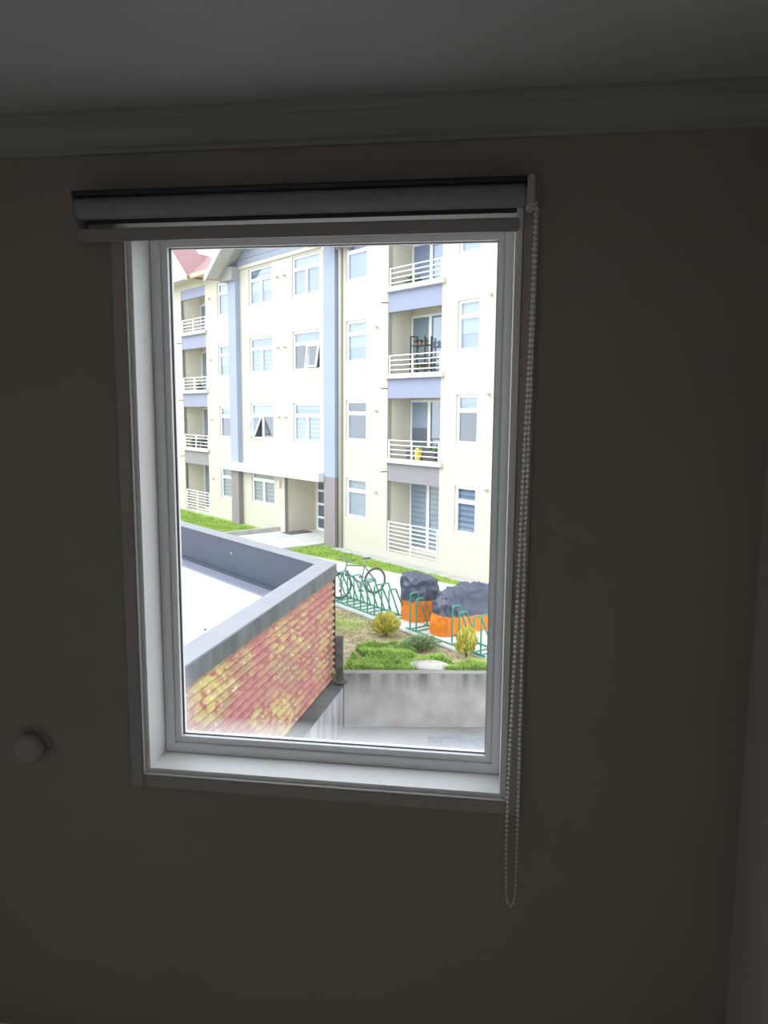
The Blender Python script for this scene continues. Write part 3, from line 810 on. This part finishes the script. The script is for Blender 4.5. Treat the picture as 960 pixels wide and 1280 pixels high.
# --- far gable on the left wing, main red roof between them, gutters
def under2(s): return 6.93 + 0.86 * (-12.35 - s)
roof_slope('roof_soffit', 'soffit', -17.2, under2(-17.2), -12.30, under2(-12.30), -0.62, 0.6, 0.05)
roof_slope('roof_covering', 'roof_red', -17.2, under2(-17.2) + 0.06, -12.20, under2(-12.20) + 0.06, -0.64, 0.6, 0.07)
roof_slope('bargeboard', 'white_trim', -17.2, under2(-17.2) - 0.08, -12.25, under2(-12.25) - 0.08, -0.66, -0.62, 0.20)
b = MB(); b.extrude([(-12.30, 0, 6.86 + ZB), (-12.34, 0, under2(-12.34) + ZB), (-17.2, 0, under2(-17.2) + ZB), (-17.2, 0, 6.86 + ZB)], [(0, -0.58, 0), (0, -0.50, 0)])
b.build('gable_wall', 'soffit', AB)
B('gable_soffit', 'soffit', [(-17.2, -0.50, 6.86, -12.30, 0.02, 6.92)])
b = MB(); q_ = [(-10.1, -0.42), (-13.75, 1.15), (-18.9, 2.79), (-18.9, -0.42)]
n_ = len(q_); b.v = [(x, y, 7.0 + 0.7 * (y + 0.42) + ZB) for x, y in q_] + [(x, y, 7.07 + 0.7 * (y + 0.42) + ZB) for x, y in q_]
b.f = [(3, 2, 1, 0), (4, 5, 6, 7)] + [(i, (i + 1) % 4, 4 + (i + 1) % 4, 4 + i) for i in range(4)]
b.build('roof_covering', 'roof_red', AB)
b = MB(); b.extrude([(0, -0.42, 6.98 + ZB), (0, -0.42, 7.05 + ZB), (0, 3.6, 9.90 + ZB), (0, 3.6, 9.80 + ZB)], [(-2.6, 0, 0.95), (8.2, 0, 0.95)])
b.build('roof_covering', 'roof_red', AB)
B('gutter', 'gutter_cream', [(-12.9, -0.54, 6.84, -9.7, -0.41, 7.02)], bevel=0.02)
B('gutter', 'gutter_cream', [(-2.1, -0.54, 7.78, 8.1, -0.42, 7.94)], bevel=0.02)
B('eave_soffit', 'soffit', [(-13.0, -0.44, 6.92, -9.6, 0.02, 6.96)])
B('eave_soffit', 'soffit', [(-2.4, -0.44, 7.87, 8.0, 0.02, 7.92)])
# body of the building behind the facade
B('building_body', 'render_cream', [(-20.0, 1.6, GZ, 8.0, 9.0, 6.8), (-20.0, 0.2, GZ, -19.8, 1.6, 6.8), (7.8, 0.2, GZ, 8.0, 1.6, 7.2)])

# --- things on the balconies and at the entrance
def thing_at(name, s, y, z, label, cat, group=None):
    t = empty(name, L2W(s, y, z), math.radians(-42.9)); tag(t, label, cat, group); return t
SLAB = lambda f: f - 0.14
t = thing_at('shelf_rack', 0.55, 0.55, SLAB(2.60), 'black metal shelf rack with pots on a balcony', 'shelf')
for x in (0, 0.62):
    for y in (-0.13, 0.13): MB().box(x - 0.018, y - 0.018, 0, x + 0.018, y + 0.018, 1.25 if x == 0 else 1.22).build('leg', 'black_metal', t)
for zz in (0.25, 0.62, 0.95): MB().box(-0.02, -0.15, zz, 0.64, 0.15, zz + 0.025).build('shelf', 'black_metal', t)
MB().box(-0.02, -0.14, 1.22, 0.02, 0.14, 1.25).build('cross_bar', 'black_metal', t)
def pot(s, y, z, r, h, label, group, leaf=0.16, potm='clay_pot', lm='leaf_dark'):
    t = thing_at('potted_plant', s, y, z, label, 'potted plant', group)
    b = MB(); b.tube([(0, 0, 0), (0, 0, h * 0.85), (0, 0, h)], [r * 0.72, r, r * 1.02], 12); b.build('pot', potm, t)
    f = MB()
    for i in range(26):
        a = random.uniform(0, 6.28); e = random.uniform(0.2, 1.2); ln = random.uniform(0.6, 1.0) * leaf
        d = Vector((math.cos(a) * math.cos(e), math.sin(a) * math.cos(e), math.sin(e)))
        n_ = d.cross(Vector((0, 0, 1))).normalized() * ln * 0.16
        p0_ = Vector((0, 0, h * 0.9)); m1 = p0_ + d * ln * 0.6; e1 = p0_ + d * ln - Vector((0, 0, ln * 0.15))
        f.quad(p0_, m1 - n_, e1, m1 + n_)
    tag(f.build('foliage', lm, t), kind='stuff')
for i, (x, zz) in enumerate(((0.10, 0.975), (0.30, 0.975), (0.52, 0.975))):
    pot(0.55 + x, 0.55, SLAB(2.60) + zz, 0.055, 0.10, 'small potted plant on the upper shelf of the metal rack', 'pots on the balcony rack', 0.14)
for x in (0.12, 0.36, 0.54):
    pot(0.55 + x, 0.55, SLAB(2.60) + 0.275, 0.06, 0.11, 'small potted plant on the lowest shelf of the metal rack', 'pots low on the balcony rack', 0.16)
pot(0.62, 0.45, SLAB(5.11), 0.16, 0.26, 'bushy green potted plant on the balcony without a rack', None, 0.42)
for j, s in enumerate((0.55, 1.25)):
    t = thing_at('planter_box', s, 0.42, SLAB(0.10), 'long dark planter box behind the railing of the lowest raised balcony', 'planter', 'planter boxes on the lowest raised balcony')
    MB().box(-0.02, -0.12, 0, 0.56, 0.12, 0.40).build('box', 'dark_box', t, bevel=0.015)
    MB().box(-0.035, -0.135, 0.40, 0.575, 0.135, 0.44).build('rim', 'dark_box', t)
    f = MB()
    for i in range(40):
        x = random.uniform(0, 0.54); hh = random.uniform(0.04, 0.12)
        f.quad((x - 0.02, random.uniform(-.08, .08), 0.42), (x + 0.02, random.uniform(-.08, .08), 0.42), (x + 0.03, 0, 0.42 + hh), (x - 0.01, 0, 0.42 + hh))
    tag(f.build('foliage', 'leaf_dark', t), kind='stuff')
t = thing_at('watering_can', 1.08, 0.28, SLAB(0.10), 'yellow plastic watering can between two dark planter boxes', 'watering can')
MB().tube([(0, 0, 0), (0, 0, 0.40), (0, 0, 0.48)], [0.085, 0.085, 0.06], 14).build('body', 'yellow_plastic', t)
MB().tube([(0.07, 0, 0.12), (0.16, -0.02, 0.30), (0.20, -0.03, 0.46)], 0.018, 8).build('spout', 'yellow_plastic', t)
MB().tube([(-0.07, 0, 0.12), (-0.14, 0, 0.24), (-0.12, 0, 0.42), (-0.04, 0, 0.47)], 0.013, 8).build('handle', 'yellow_plastic', t)
for s in (-13.9, -13.45, -12.9, -12.5):
    pot(s, 0.22, SLAB(-0.15), 0.11, 0.42, 'dark potted plant lined up behind the railing of the far balcony', 'pots on the far balcony', 0.26, 'dark_box')
pot(-13.35, 0.35, SLAB(2.33), 0.15, 0.34, 'single potted plant on the middle floor of the far balconies', None, 0.3, 'dark_box')
t = thing_at('doormat', -5.55, 0.32, -2.955, 'dark rectangular doormat on the entrance porch', 'doormat')
MB().box(-0.28, -0.50, 0, 0.28, 0.50, 0.018).build('mat', 'doormat', t, bevel=0.004)
MB().box(-0.24, -0.46, 0.018, 0.24, 0.46, 0.023).build('pile', 'dark_box', t)

# ------------------------------------------------------------------ annex with the corrugated wall
AX = empty('annex', (-2.60, 10.85, YZ), math.radians(-5.0))
tag(AX, 'low flat roofed annex clad in red corrugated iron with flaking yellow paint', 'building')
AXT = -1.10 - YZ          # capping top above annex base
LEN = 10.45
# local: -y runs back along the red wall towards our own building, -x is inward
def ABX(name, m_, x0, y0, z0, x1, y1, z1, bevel=0.0, parent=AX):
    return MB().box(x0, y0, z0, x1, y1, z1).build(name, m_, parent, bevel=bevel)
# corrugated sheet
cs = MB(); per = 0.118; amp = 0.022; zlo, zhi = -3.21 - YZ, -1.33 - YZ
nz_ = int((zhi - zlo) / per * 10)
ys = [-LEN * i / 6 for i in range(7)]
for j, y in enumerate(ys):
    for i in range(nz_ + 1):
        z_ = zlo + (zhi - zlo) * i / nz_
        cs.v.append((-0.035 + amp * math.sin(2 * math.pi * z_ / per), y, z_))
for j in range(6):
    for i in range(nz_):
        a_ = j * (nz_ + 1) + i; cs.f.append((a_, a_ + 1, a_ + nz_ + 2, a_ + nz_ + 1))
cs.build('corrugated_sheet', 'corrugated_paint', AX, smooth=True)
ABX('corner_flashing', 'post_concrete', -0.07, 0.0, zlo, -0.005, 0.006, zhi)
ABX('wall_core', 'footing_concrete', -0.26, -LEN, 0, -0.06, 0.0, AXT - 0.06)
ABX('footing', 'footing_face', -0.06, -LEN, 0, 0.185, 0.03, -3.26 - YZ)
ABX('footing_ledge', 'footing_concrete', -0.06, -LEN, -3.26 - YZ, 0.20, 0.035, -3.20 - YZ, 0.008)
# right-hand capping in lengths with a lapped joint, and its hanging fascia
jy = [0.02, -3.05, -5.68, -8.4, -LEN]
for i in range(4):
    ABX('capping', 'capping_zinc', -0.32, jy[i + 1] + 0.004, AXT - 0.02, 0.012, jy[i], AXT + (0.003 if i % 2 else 0.0))
    ABX('fascia', 'fascia_zinc', 0.0, jy[i + 1] + 0.004, -1.345 - YZ, 0.012, jy[i], AXT - 0.02)
# far parapet: runs parallel to the apartment building
fa = math.radians(180 - 42.9 + 5.0)
fd = Vector((math.cos(fa), math.sin(fa), 0)); fn = Vector((-fd.y, fd.x, 0))     # fn points to the roof side
if fn.y > 0: fn = -fn
def far_slab(name, m_, a0, b0, a1, b1, z0, z1, start=0.0, length=14.0):
    # a: distance inside (towards roof) at the near end; strip between offsets a0..a1
    pA = fn * a0 + fd * start; pB = fn * a1 + fd * b1
    q_ = [fn * a0 + fd * b0, fn * a0 + fd * length, fn * a1 + fd * length, fn * a1 + fd * b1]
    return MB().prism([(v.x, v.y) for v in q_], z0, z1).build(name, m_, AX)
cot = 1.0 / math.tan(math.radians(180) - (fa - math.radians(90)) - math.radians(0)) if False else None
# mitre: where the strip's inner edge meets x = -0.32
def along_at(a_, x):     # distance along fd where fn*a + fd*t has local x
    return (x - fn.x * a_) / fd.x
far_slab('capping', 'capping_zinc', 0.0, along_at(0.0, 0.0), 0.30, along_at(0.30, -0.321), AXT - 0.02, AXT + 0.002)
far_slab('parapet_wall', 'parapet_slate', 0.02, along_at(0.02, -0.27), 0.27, along_at(0.27, -0.27), 0.6, AXT - 0.021)
far_slab('roof_flashing', 'flashing', 0.27, along_at(0.27, -0.27), 0.62, along_at(0.62, -0.27), -1.95 - YZ, -1.862 - YZ)
far_slab('flashing_lip', 'parapet_slate', 0.27, along_at(0.27, -0.27), 0.33, along_at(0.33, -0.27), -1.95 - YZ, -1.80 - YZ)
# white roof surface
rpoly = [(-0.262, -LEN), (-0.262, along_at(0.5, -0.262) * fd.y + fn.y * 0.5)]
e_ = fn * 0.5 + fd * 13.5
rpoly += [(e_.x, e_.y), (e_.x, -LEN)]
MB().prism(list(reversed(rpoly)), -2.05 - YZ, -1.90 - YZ).build('roof_membrane', 'roof_membrane', AX)
for (x, y, r_) in ((-1.6, -1.8, 0.022), (-2.1, -2.6, 0.02), (-1.35, -1.5, 0.018)):
    MB().cyl((x, y, -1.905 - YZ), (x, y, -1.885 - YZ), r_, 8).build('roof_fixing', 'parapet_slate', AX)
MB().sphere((0, 0, 0), 0.02, 6, 4).build('vent_cap', 'roof_membrane', AX, loc=tuple(fn * 0.27 + fd * 3.3 + Vector((0, 0, -1.40 - YZ))))

# ------------------------------------------------------------------ retaining wall and corner post
rw = empty('retaining_wall', (-2.42, 10.66, YZ), math.atan2(0.345, 2.47)); struct(rw, 'low grey concrete retaining wall with dark run-off stains', 'retaining wall')
MB().box(0, 0, 0, 12.0, 0.18, 0.97).build('wall_body', 'stained_concrete', rw, bevel=0.006)
MB().box(0, 0.02, 0.97, 12.0, 0.20, 0.985).build('coping', 'yard_concrete', rw)
ps = empty('fence_post', (-2.47, 10.60, GZ - 0.12)); tag(ps, 'short dark weathered concrete post beside the red corrugated wall', 'post')
MB().box(-0.075, -0.05, 0, 0.045, 0.06, 0.83).build('shaft', 'post_concrete', ps, bevel=0.008)
MB().box(-0.075, -0.07, 0, 0.115, 0.02, 0.05).build('foot', 'post_concrete', ps, bevel=0.006)

# ------------------------------------------------------------------ plastic sheet heap in the yard
sh = MB(); NX, NY = 26, 16
for j in range(NY + 1):
    for i in range(NX + 1):
        u_, v_ = i / NX, j / NY
        e_ = max(0.0, min(u_, 1 - u_, v_, 1 - v_) * 4); e_ = min(1.0, e_)
        x = (u_ - 0.5) * 1.25 + 0.05 * noise.noise((u_ * 5, v_ * 5, 3)); y = (v_ - 0.5) * 0.62 + 0.05 * noise.noise((u_ * 5, v_ * 5, 8))
        h_ = 0.012 + e_ * (0.10 + 0.10 * abs(noise.noise((u_ * 4.2, v_ * 3.1, 1.3))) + 0.05 * abs(noise.noise((u_ * 11, v_ * 8, 5))) - 0.05 * u_)
        sh.v.append((x, y, h_))
for j in range(NY):
    for i in range(NX):
        a_ = j * (NX + 1) + i; sh.f.append((a_, a_ + 1, a_ + NX + 2, a_ + NX + 1))
o_ = sh.build('plastic_sheet', 'sheet_grey', None, loc=(-0.28, 10.14, YZ)); tag(o_, 'crumpled grey plastic sheet lying on the concrete yard', 'plastic sheet')
sm = o_.modifiers.new('thickness', 'SOLIDIFY'); sm.thickness = 0.006

# ------------------------------------------------------------------ grass
def green_at(x, y):
    n_ = noise.noise((x * 0.9, y * 0.9, 2.0))
    d = y - (10.66 + 0.14 * (x + 2.42))
    lim = 1.75 + 0.55 * n_ if x < -1.2 else 1.25 + 0.6 * n_ - 0.5 * (x + 1.2) * 0.6
    if x > -0.75: lim = 0.85 + 0.8 * n_
    if noise.noise((x * 2.3, y * 2.3, 7.0)) < -0.30: return False
    lim += 0.35 * noise.noise((x * 3.5, y * 3.5, 4.0))
    return d < lim
def blades(name, m_, gen, count, hmin, hmax, wdt, label, z0):
    b = MB()
    k = 0; tries = 0
    while k < count and tries < count * 12:
        tries += 1
        p_ = gen()
        if p_ is None: continue
        x, y = p_; a = random.uniform(0, 6.28); h_ = random.uniform(hmin, hmax) * (0.85 + 0.7 * noise.noise((x * 2.6, y * 2.6, 9.0))); ln = random.uniform(0.2, 0.9) * h_
        dx, dy = math.cos(a), math.sin(a)
        n = len(b.v)
        b.v += [(x - dy * wdt, y + dx * wdt, z0), (x + dy * wdt, y - dx * wdt, z0), (x + dx * ln * .4 + dy * wdt * .7, y + dy * ln * .4 - dx * wdt * .7, z0 + h_ * .65), (x + dx * ln * .4 - dy * wdt * .7, y + dy * ln * .4 + dx * wdt * .7, z0 + h_ * .65), (x + dx * ln, y + dy * ln, z0 + h_)]
        b.f += [(n, n + 1, n + 2, n + 3), (n + 3, n + 2, n + 4)]
        k += 1
    o = b.build(name, m_); tag(o, label, 'grass', kind='stuff'); return o
def near():
    x = random.uniform(-2.45, 2.6); y = random.uniform(10.85, 14.2)
    if y < 10.86 + 0.14 * (x + 2.42): return None
    if y > 11.35 - (x - 0.4) * 1.0 + 0.35: return None
    return x, y
def near_green():
    p_ = near()
    return p_ if p_ and green_at(*p_) else None
def near_dry():
    x = random.uniform(-4.5, 1.5); y = random.uniform(10.9, 16.5)
    if y > 11.62 - (x - 0.12) * 1.005 - 0.10 or y < 10.86 + 0.14 * (x + 2.42) or (x < -2.7 and y < 11): return None
    if green_at(x, y) and random.random() < 0.8: return None
    return x, y
blades('green_grass', 'blade_green', near_green, 26000, 0.05, 0.15, 0.006, 'lush green grass growing behind the retaining wall', GZ - 0.005)
blades('dry_grass', 'blade_dry', near_dry, 14000, 0.015, 0.05, 0.005, 'dry straw coloured grass around the shrubs', GZ - 0.005)
def fy(x): return 20.33 + (x + 4.42) * (17.17 - 20.33) / 4.48
def strip():
    s = random.uniform(-14.5, 5.0); y = random.uniform(-4.5, -0.3)
    if -6.4 < s < -3.1: return None
    if s > -2.5 and y > -0.47: return None
    X = L2W(s, y, 0)
    if X[1] < fy(X[0]) + 0.05: return None
    return X[0], X[1]
sg = MB()
sg.prism([(-12.0, 25.67), (-4.42, 20.33), (0.06, 17.17), (6.0, 12.98), (6.5, 12.7), L2W(8, -0.02, 0)[:2], L2W(-3.1, -0.02, 0)[:2], L2W(-19, -0.02, 0)[:2]], GZ - 0.02, GZ + 0.035)
struct(sg.build('grass_strip', 'strip_grass'), 'bright green grass strip between the path and the apartment building', 'lawn')
blades('strip_blades', 'blade_green', strip, 16000, 0.03, 0.09, 0.008, 'short green grass along the foot of the apartment building', GZ + 0.03)

# ------------------------------------------------------------------ shrubs, stone
def shrub(name, x, y, h, w_, n, m_, label, upright=0.5, lf=0.05):
    t = empty(name, (x, y, GZ)); tag(t, label, 'shrub')
    f = MB(); st = MB()
    for i in range(9):
        a = random.uniform(0, 6.28); r = random.uniform(0.2, 0.8) * w_ / 2
        st.tube([(0, 0, 0), (r * .4 * math.cos(a), r * .4 * math.sin(a), h * .4), (r * math.cos(a), r * math.sin(a), h * random.uniform(.6, .9))], [0.012, 0.008, 0.004], 5)
    for i in range(n):
        a = random.uniform(0, 6.28); th = math.acos(random.uniform(-0.75, 1)); rr = random.uniform(0.45, 1.05) * (1 + 0.45 * noise.noise((a * 2, th * 2, h)))
        c = Vector((w_ / 2 * rr * math.sin(th) * math.cos(a), w_ / 2 * rr * math.sin(th) * math.sin(a), h * 0.54 + h * 0.46 * rr * math.cos(th)))
        d = (c - Vector((0, 0, h * 0.25))).normalized() + Vector((random.uniform(-.5, .5), random.uniform(-.5, .5), random.uniform(0, upright * 2)))
        d.normalize(); nn = d.orthogonal().normalized(); nn.rotate(Matrix.Rotation(random.uniform(0, 6.28), 3, d))
        l_ = lf * random.uniform(.8, 1.8)
        f.quad(c - d * l_, c + nn * l_ * .28, c + d * l_, c - nn * l_ * .28)
    tag(f.build('foliage', m_, t), kind='stuff')
    st.build('stems', 'twig', t)
    return t
shrub('shrub', -2.00, 13.02, 0.46, 0.50, 1500, 'shrub_yellow', 'round yellow green shrub in the dry grass before the bike rack')
shrub('shrub', -0.33, 11.92, 0.56, 0.36, 750, 'shrub_yellow', 'narrow upright yellow green shrub before the covered bikes', 0.9)
shrub('low_shrub', -1.20, 12.28, 0.26, 0.62, 1500, 'shrub_green', 'low grey green shrub between the two yellow shrubs', 0.3, 0.03)
rk = MB(); rk.sphere((0, 0, 0), 1.0, 22, 10)
rk.v = [(x * 0.40 * (1 + .12 * noise.noise((x * 2, y * 2, z))), y * 0.20 * (1 + .12 * noise.noise((x * 2, y * 2, z + 4))), z * 0.12 * (1 + .25 * noise.noise((x * 3, y * 3, 2)))) for x, y, z in rk.v]
o_ = rk.build('stone', 'stone_pale', None, smooth=True, loc=(-0.98, 11.31, GZ)); tag(o_, 'flat pale stone slab lying in the grass by the retaining wall', 'stone')

# ------------------------------------------------------------------ bike racks
RD = Vector((0.707, -0.707, 0)); RB = Vector((0.695, 0.719, 0))
PZ = GZ + 0.03
def rack(start, hoops, spacing, label):
    t = empty('bike_rack', (start[0], start[1], PZ), math.radians(-45)); tag(t, label, 'bike rack', None)
    n = len(hoops); length = (max(hoops)) * spacing
    r = 0.016
    MB().tube([(-0.12, 0, 0.02), (length + 0.12, 0, 0.02)], 0.018, 6).build('base_rail', 'rack_green', t)
    MB().tube([(-0.12, 0.48, 0.02), (length + 0.12, 0.48, 0.02)], 0.018, 6).build('base_rail', 'rack_green', t)
    hoop = {}
    for k_, hh in ((0, 0.78), (1, 0.70)):
        hb = MB(); hb.tube([(0, 0, 0.02), (0, 0, hh - 0.02), (0, 0.02, hh), (0, 0.17, hh), (0, 0.19, hh - 0.02), (0.02, 0.36, 0.30), (0.02, 0.47, 0.02)], r, 6)
        hoop[k_] = hb.mesh('hoop', 'rack_green')
    cb = MB().tube([(0, 0, 0.02), (0, 0.48, 0.02)], 0.012, 6).mesh('cross_bar', 'rack_green')
    for i in hoops:
        link('hoop', hoop[int(i) % 2], t, (i * spacing, 0, 0))
        link('cross_bar', cb, t, (i * spacing, 0, 0))
    return t
r0 = Vector((-3.62, 15.46, 0)) + RB * 0.10
rack((r0 - RD * 0.30)[:2], list(range(0, 10)), 0.265, 'long green tube bike rack holding the bicycle')
r1 = Vector((-1.33, 13.12, 0)) + RB * 0.10
rack((r1 - RD * 0.41)[:2], [0, 1, 6.5, 7.5, 9.5, 10.5], 0.20, 'green tube bike rack in front of the covered bikes')

# ------------------------------------------------------------------ bicycle
bk = empty('bicycle', (-3.49, 15.81, PZ), math.atan2(0.69, 0.72)); tag(bk, 'dark bicycle parked with its front wheel in the green rack', 'bicycle')
# local +x towards the rear wheel
def wheel(x, rad):
    n_ = 40
    ty = MB(); ty.tube([(rad * math.cos(2 * math.pi * i / n_), 0, rad * math.sin(2 * math.pi * i / n_)) for i in range(n_)], 0.026, 8, closed=True)
    wo = ty.build('wheel', 'tyre', bk, smooth=True, loc=(x, 0, rad + 0.026))
    rm = MB(); rm.tube([((rad - .028) * math.cos(2 * math.pi * i / n_), 0, (rad - .028) * math.sin(2 * math.pi * i / n_)) for i in range(n_)], 0.011, 6, closed=True)
    rm.build('rim', 'alloy', wo)
    sp = MB()
    for i in range(18):
        a = 2 * math.pi * i / 18; sp.tube([(0.02 * math.cos(a + .6), 0.02 * (-1) ** i, 0.02 * math.sin(a + .6)), ((rad - .03) * math.cos(a), 0, (rad - .03) * math.sin(a))], 0.002, 4)
    tag(sp.build('spokes', 'alloy', wo), kind='stuff')
    MB().cyl((0, -0.05, 0), (0, 0.05, 0), 0.02, 10).build('hub', 'alloy', wo)
wheel(0, 0.305); wheel(1.02, 0.305)
H = 0.331
fm = MB()
bbk = (0.60, 0, 0.30); st_ = (0.70, 0, 0.74); hd = (0.17, 0, 0.82); hl = (0.13, 0, 0.68)
for a_, b_, r_ in ((bbk, st_, .017), (st_, hd, .017), (hl, bbk, .02), (hd, hl, .02)): fm.tube([a_, b_], r_, 8)
for s_ in (-1, 1):
    fm.tube([bbk, (1.02, 0.05 * s_, H)], 0.011, 6); fm.tube([st_, (1.02, 0.05 * s_, H)], 0.010, 6)
fm.build('frame', 'bike_frame', bk, smooth=True)
fk = MB()
for s_ in (-1, 1): fk.tube([hl, (0.09, 0.045 * s_, 0.62), (0, 0.05 * s_, H)], 0.013, 6)
fk.build('fork', 'alloy', bk, smooth=True)
hb = MB(); hb.tube([hd, (0.185, 0, 0.90), (0.14, 0, 0.95)], 0.014, 8); hb.tube([(0.20, -0.30, 0.98), (0.15, -0.12, 0.955), (0.14, 0, 0.95), (0.15, 0.12, 0.955), (0.20, 0.30, 0.98)], 0.013, 8)
ho = hb.build('handlebar', 'bike_frame', bk, smooth=True)
for s_ in (-1, 1): MB().tube([(0.185, 0.20 * s_, 0.972), (0.205, 0.31 * s_, 0.983)], 0.018, 8).build('grip', 'tyre', ho)
MB().tube([st_, (0.735, 0, 0.90)], 0.013, 8).build('seat_post', 'alloy', bk)
sa = MB(); sa.tube([(0.62, 0, 0.915), (0.68, 0, 0.92), (0.78, 0, 0.925), (0.86, 0, 0.925)], [0.018, 0.03, 0.065, 0.05], 10)
sa.v = [(x, y, 0.92 + (z - 0.92) * 0.4) for x, y, z in sa.v]; sa.build('saddle', 'tyre', bk, smooth=True)
cr = MB(); cr.cyl((0.60, -0.035, 0.30), (0.60, -0.045, 0.30), 0.09, 20); cr.tube([(0.60, -0.06, 0.30), (0.52, -0.06, 0.16)], 0.011, 6); cr.tube([(0.60, 0.06, 0.30), (0.68, 0.06, 0.44)], 0.011, 6)
co = cr.build('crank', 'alloy', bk)
MB().box(0.47, -0.16, 0.145, 0.57, -0.07, 0.17).build('pedal', 'tyre', co); MB().box(0.63, 0.07, 0.43, 0.73, 0.16, 0.455).build('pedal', 'tyre', co)
MB().box(1.0, -0.02, 0.70, 1.02, 0.02, 0.74).build('reflector', 'reflector_red', bk)
MB().box(-0.06, -0.03, 0.18, 0.02, -0.024, 0.25).build('reflector', 'reflector_red', bk)

# ------------------------------------------------------------------ covered bikes
def cover(name, origin, ang, wx, ly, prof_h, hem, label, seed, taper=0.5):
    """tarpaulin over a bike: width wx across, length ly going back; prof_h(t) top height along the length; hem(t) = height of the orange skirt"""
    t = empty(name, (origin[0], origin[1], PZ), ang); tag(t, label, 'bike cover')
    NT = 110
    ks = [i / 24 for i in range(25)] + [1 + i / 14 for i in range(1, 15)]
    def P(th, k):
        c, s = math.cos(th), math.sin(th); e = 0.6
        cx = math.copysign(abs(c) ** e, c); sy = math.copysign(abs(s) ** e, s)
        kk = min(k, 1.0)
        sh_ = 1.0 - 0.05 * kk - taper * max(0, kk - 0.35) ** 1.4
        if k > 1: sh_ *= (1 - (k - 1))
        sl = 1.0 - 0.04 * kk - 0.30 * max(0, kk - 0.4) ** 1.4
        if k > 1: sl *= (1 - (k - 1))
        x = wx / 2 * cx * sh_; y = ly / 2 + ly / 2 * sy * sl
        tt = max(0, min(1, y / ly)); H_ = prof_h(tt)
        z = H_ * (0.90 * kk + (0.10 * math.sin((k - 1) * 1.57) if k > 1 else 0))
        # hanging folds, crumples and sagging creases
        arc = (x + 2.3 * y)
        fold = (1 - abs(noise.noise((arc * 3.4 + seed, 0.6 * z, seed)))) ** 3 * 0.055
        crum = (1 - abs(noise.noise((x * 5 + seed, y * 5, z * 4.5)))) ** 4 * 0.045 + (1 - abs(noise.noise((x * 11 + seed, y * 11, z * 9)))) ** 4 * 0.018
        amp_ = 0.35 + 0.8 * min(1, max(0, kk * 1.3))
        d = (fold + crum) * amp_ - 0.03
        f_ = 1.0 if k <= 1 else max(0, 1 - (k - 1) * 1.4)
        x += cx * d * f_; y += sy * d * f_
        if k > 0.7: z += (crum * 1.2 - 0.03 + 0.05 * noise.noise((x * 3.2 + seed, y * 3.2, seed))) * min(1, (k - 0.7) * 3)
        return (x, y, max(z, 0.004))
    up, lo = MB(), MB()
    grid = [[P(2 * math.pi * i / NT, k) for k in ks] for i in range(NT)]
    for i in range(NT):
        j = (i + 1) % NT
        th = 2 * math.pi * (i + 0.5) / NT; sn = math.sin(th); tt = (math.copysign(abs(sn) ** 0.6, sn) + 1) / 2
        hm = hem(tt) + 0.02 * noise.noise((th * 3, seed, 0)); Ht = prof_h(tt) * 0.90
        for a_ in range(len(ks) - 1):
            tgt = lo if (ks[a_] < hm / Ht - 0.02) else up
            tgt.quad(grid[i][a_], grid[j][a_], grid[j][a_ + 1], grid[i][a_ + 1])
    for b_, nm, m_ in ((up, 'cover_top', 'tarp_navy'), (lo, 'cover_skirt', 'tarp_orange')):
        ob = b_.build(nm, m_, t)
        bm = bmesh.new(); bm.from_mesh(ob.data); bmesh.ops.remove_doubles(bm, verts=bm.verts[:], dist=0.0006)
        bmesh.ops.recalc_face_normals(bm, faces=bm.faces[:]); bm.to_mesh(ob.data); bm.free()
        for pl in ob.data.polygons: pl.use_smooth = True
    return t
angb = math.atan2(RB.y, RB.x) - math.pi / 2
o1 = Vector((-1.70, 14.00, 0)) + RB * 0.10 - RD * 0.10
cover('bike_cover', o1, angb, 0.64, 0.78, lambda t: 1.10 - 0.16 * t, lambda t: 0.46, 'tall navy tarpaulin cover with an orange skirt beside the rack', 1.7, 0.42)
o2 = Vector((-1.02, 13.16, 0))
cover('bike_cover', o2, angb, 0.66, 1.95, lambda t: 0.76 + 0.22 * math.sin(min(1, t * 1.25 + 0.1) * 2.5), lambda t: 0.42 - 0.16 * t, 'long navy tarpaulin cover with an orange skirt over a bicycle shape', 4.1, 0.6)
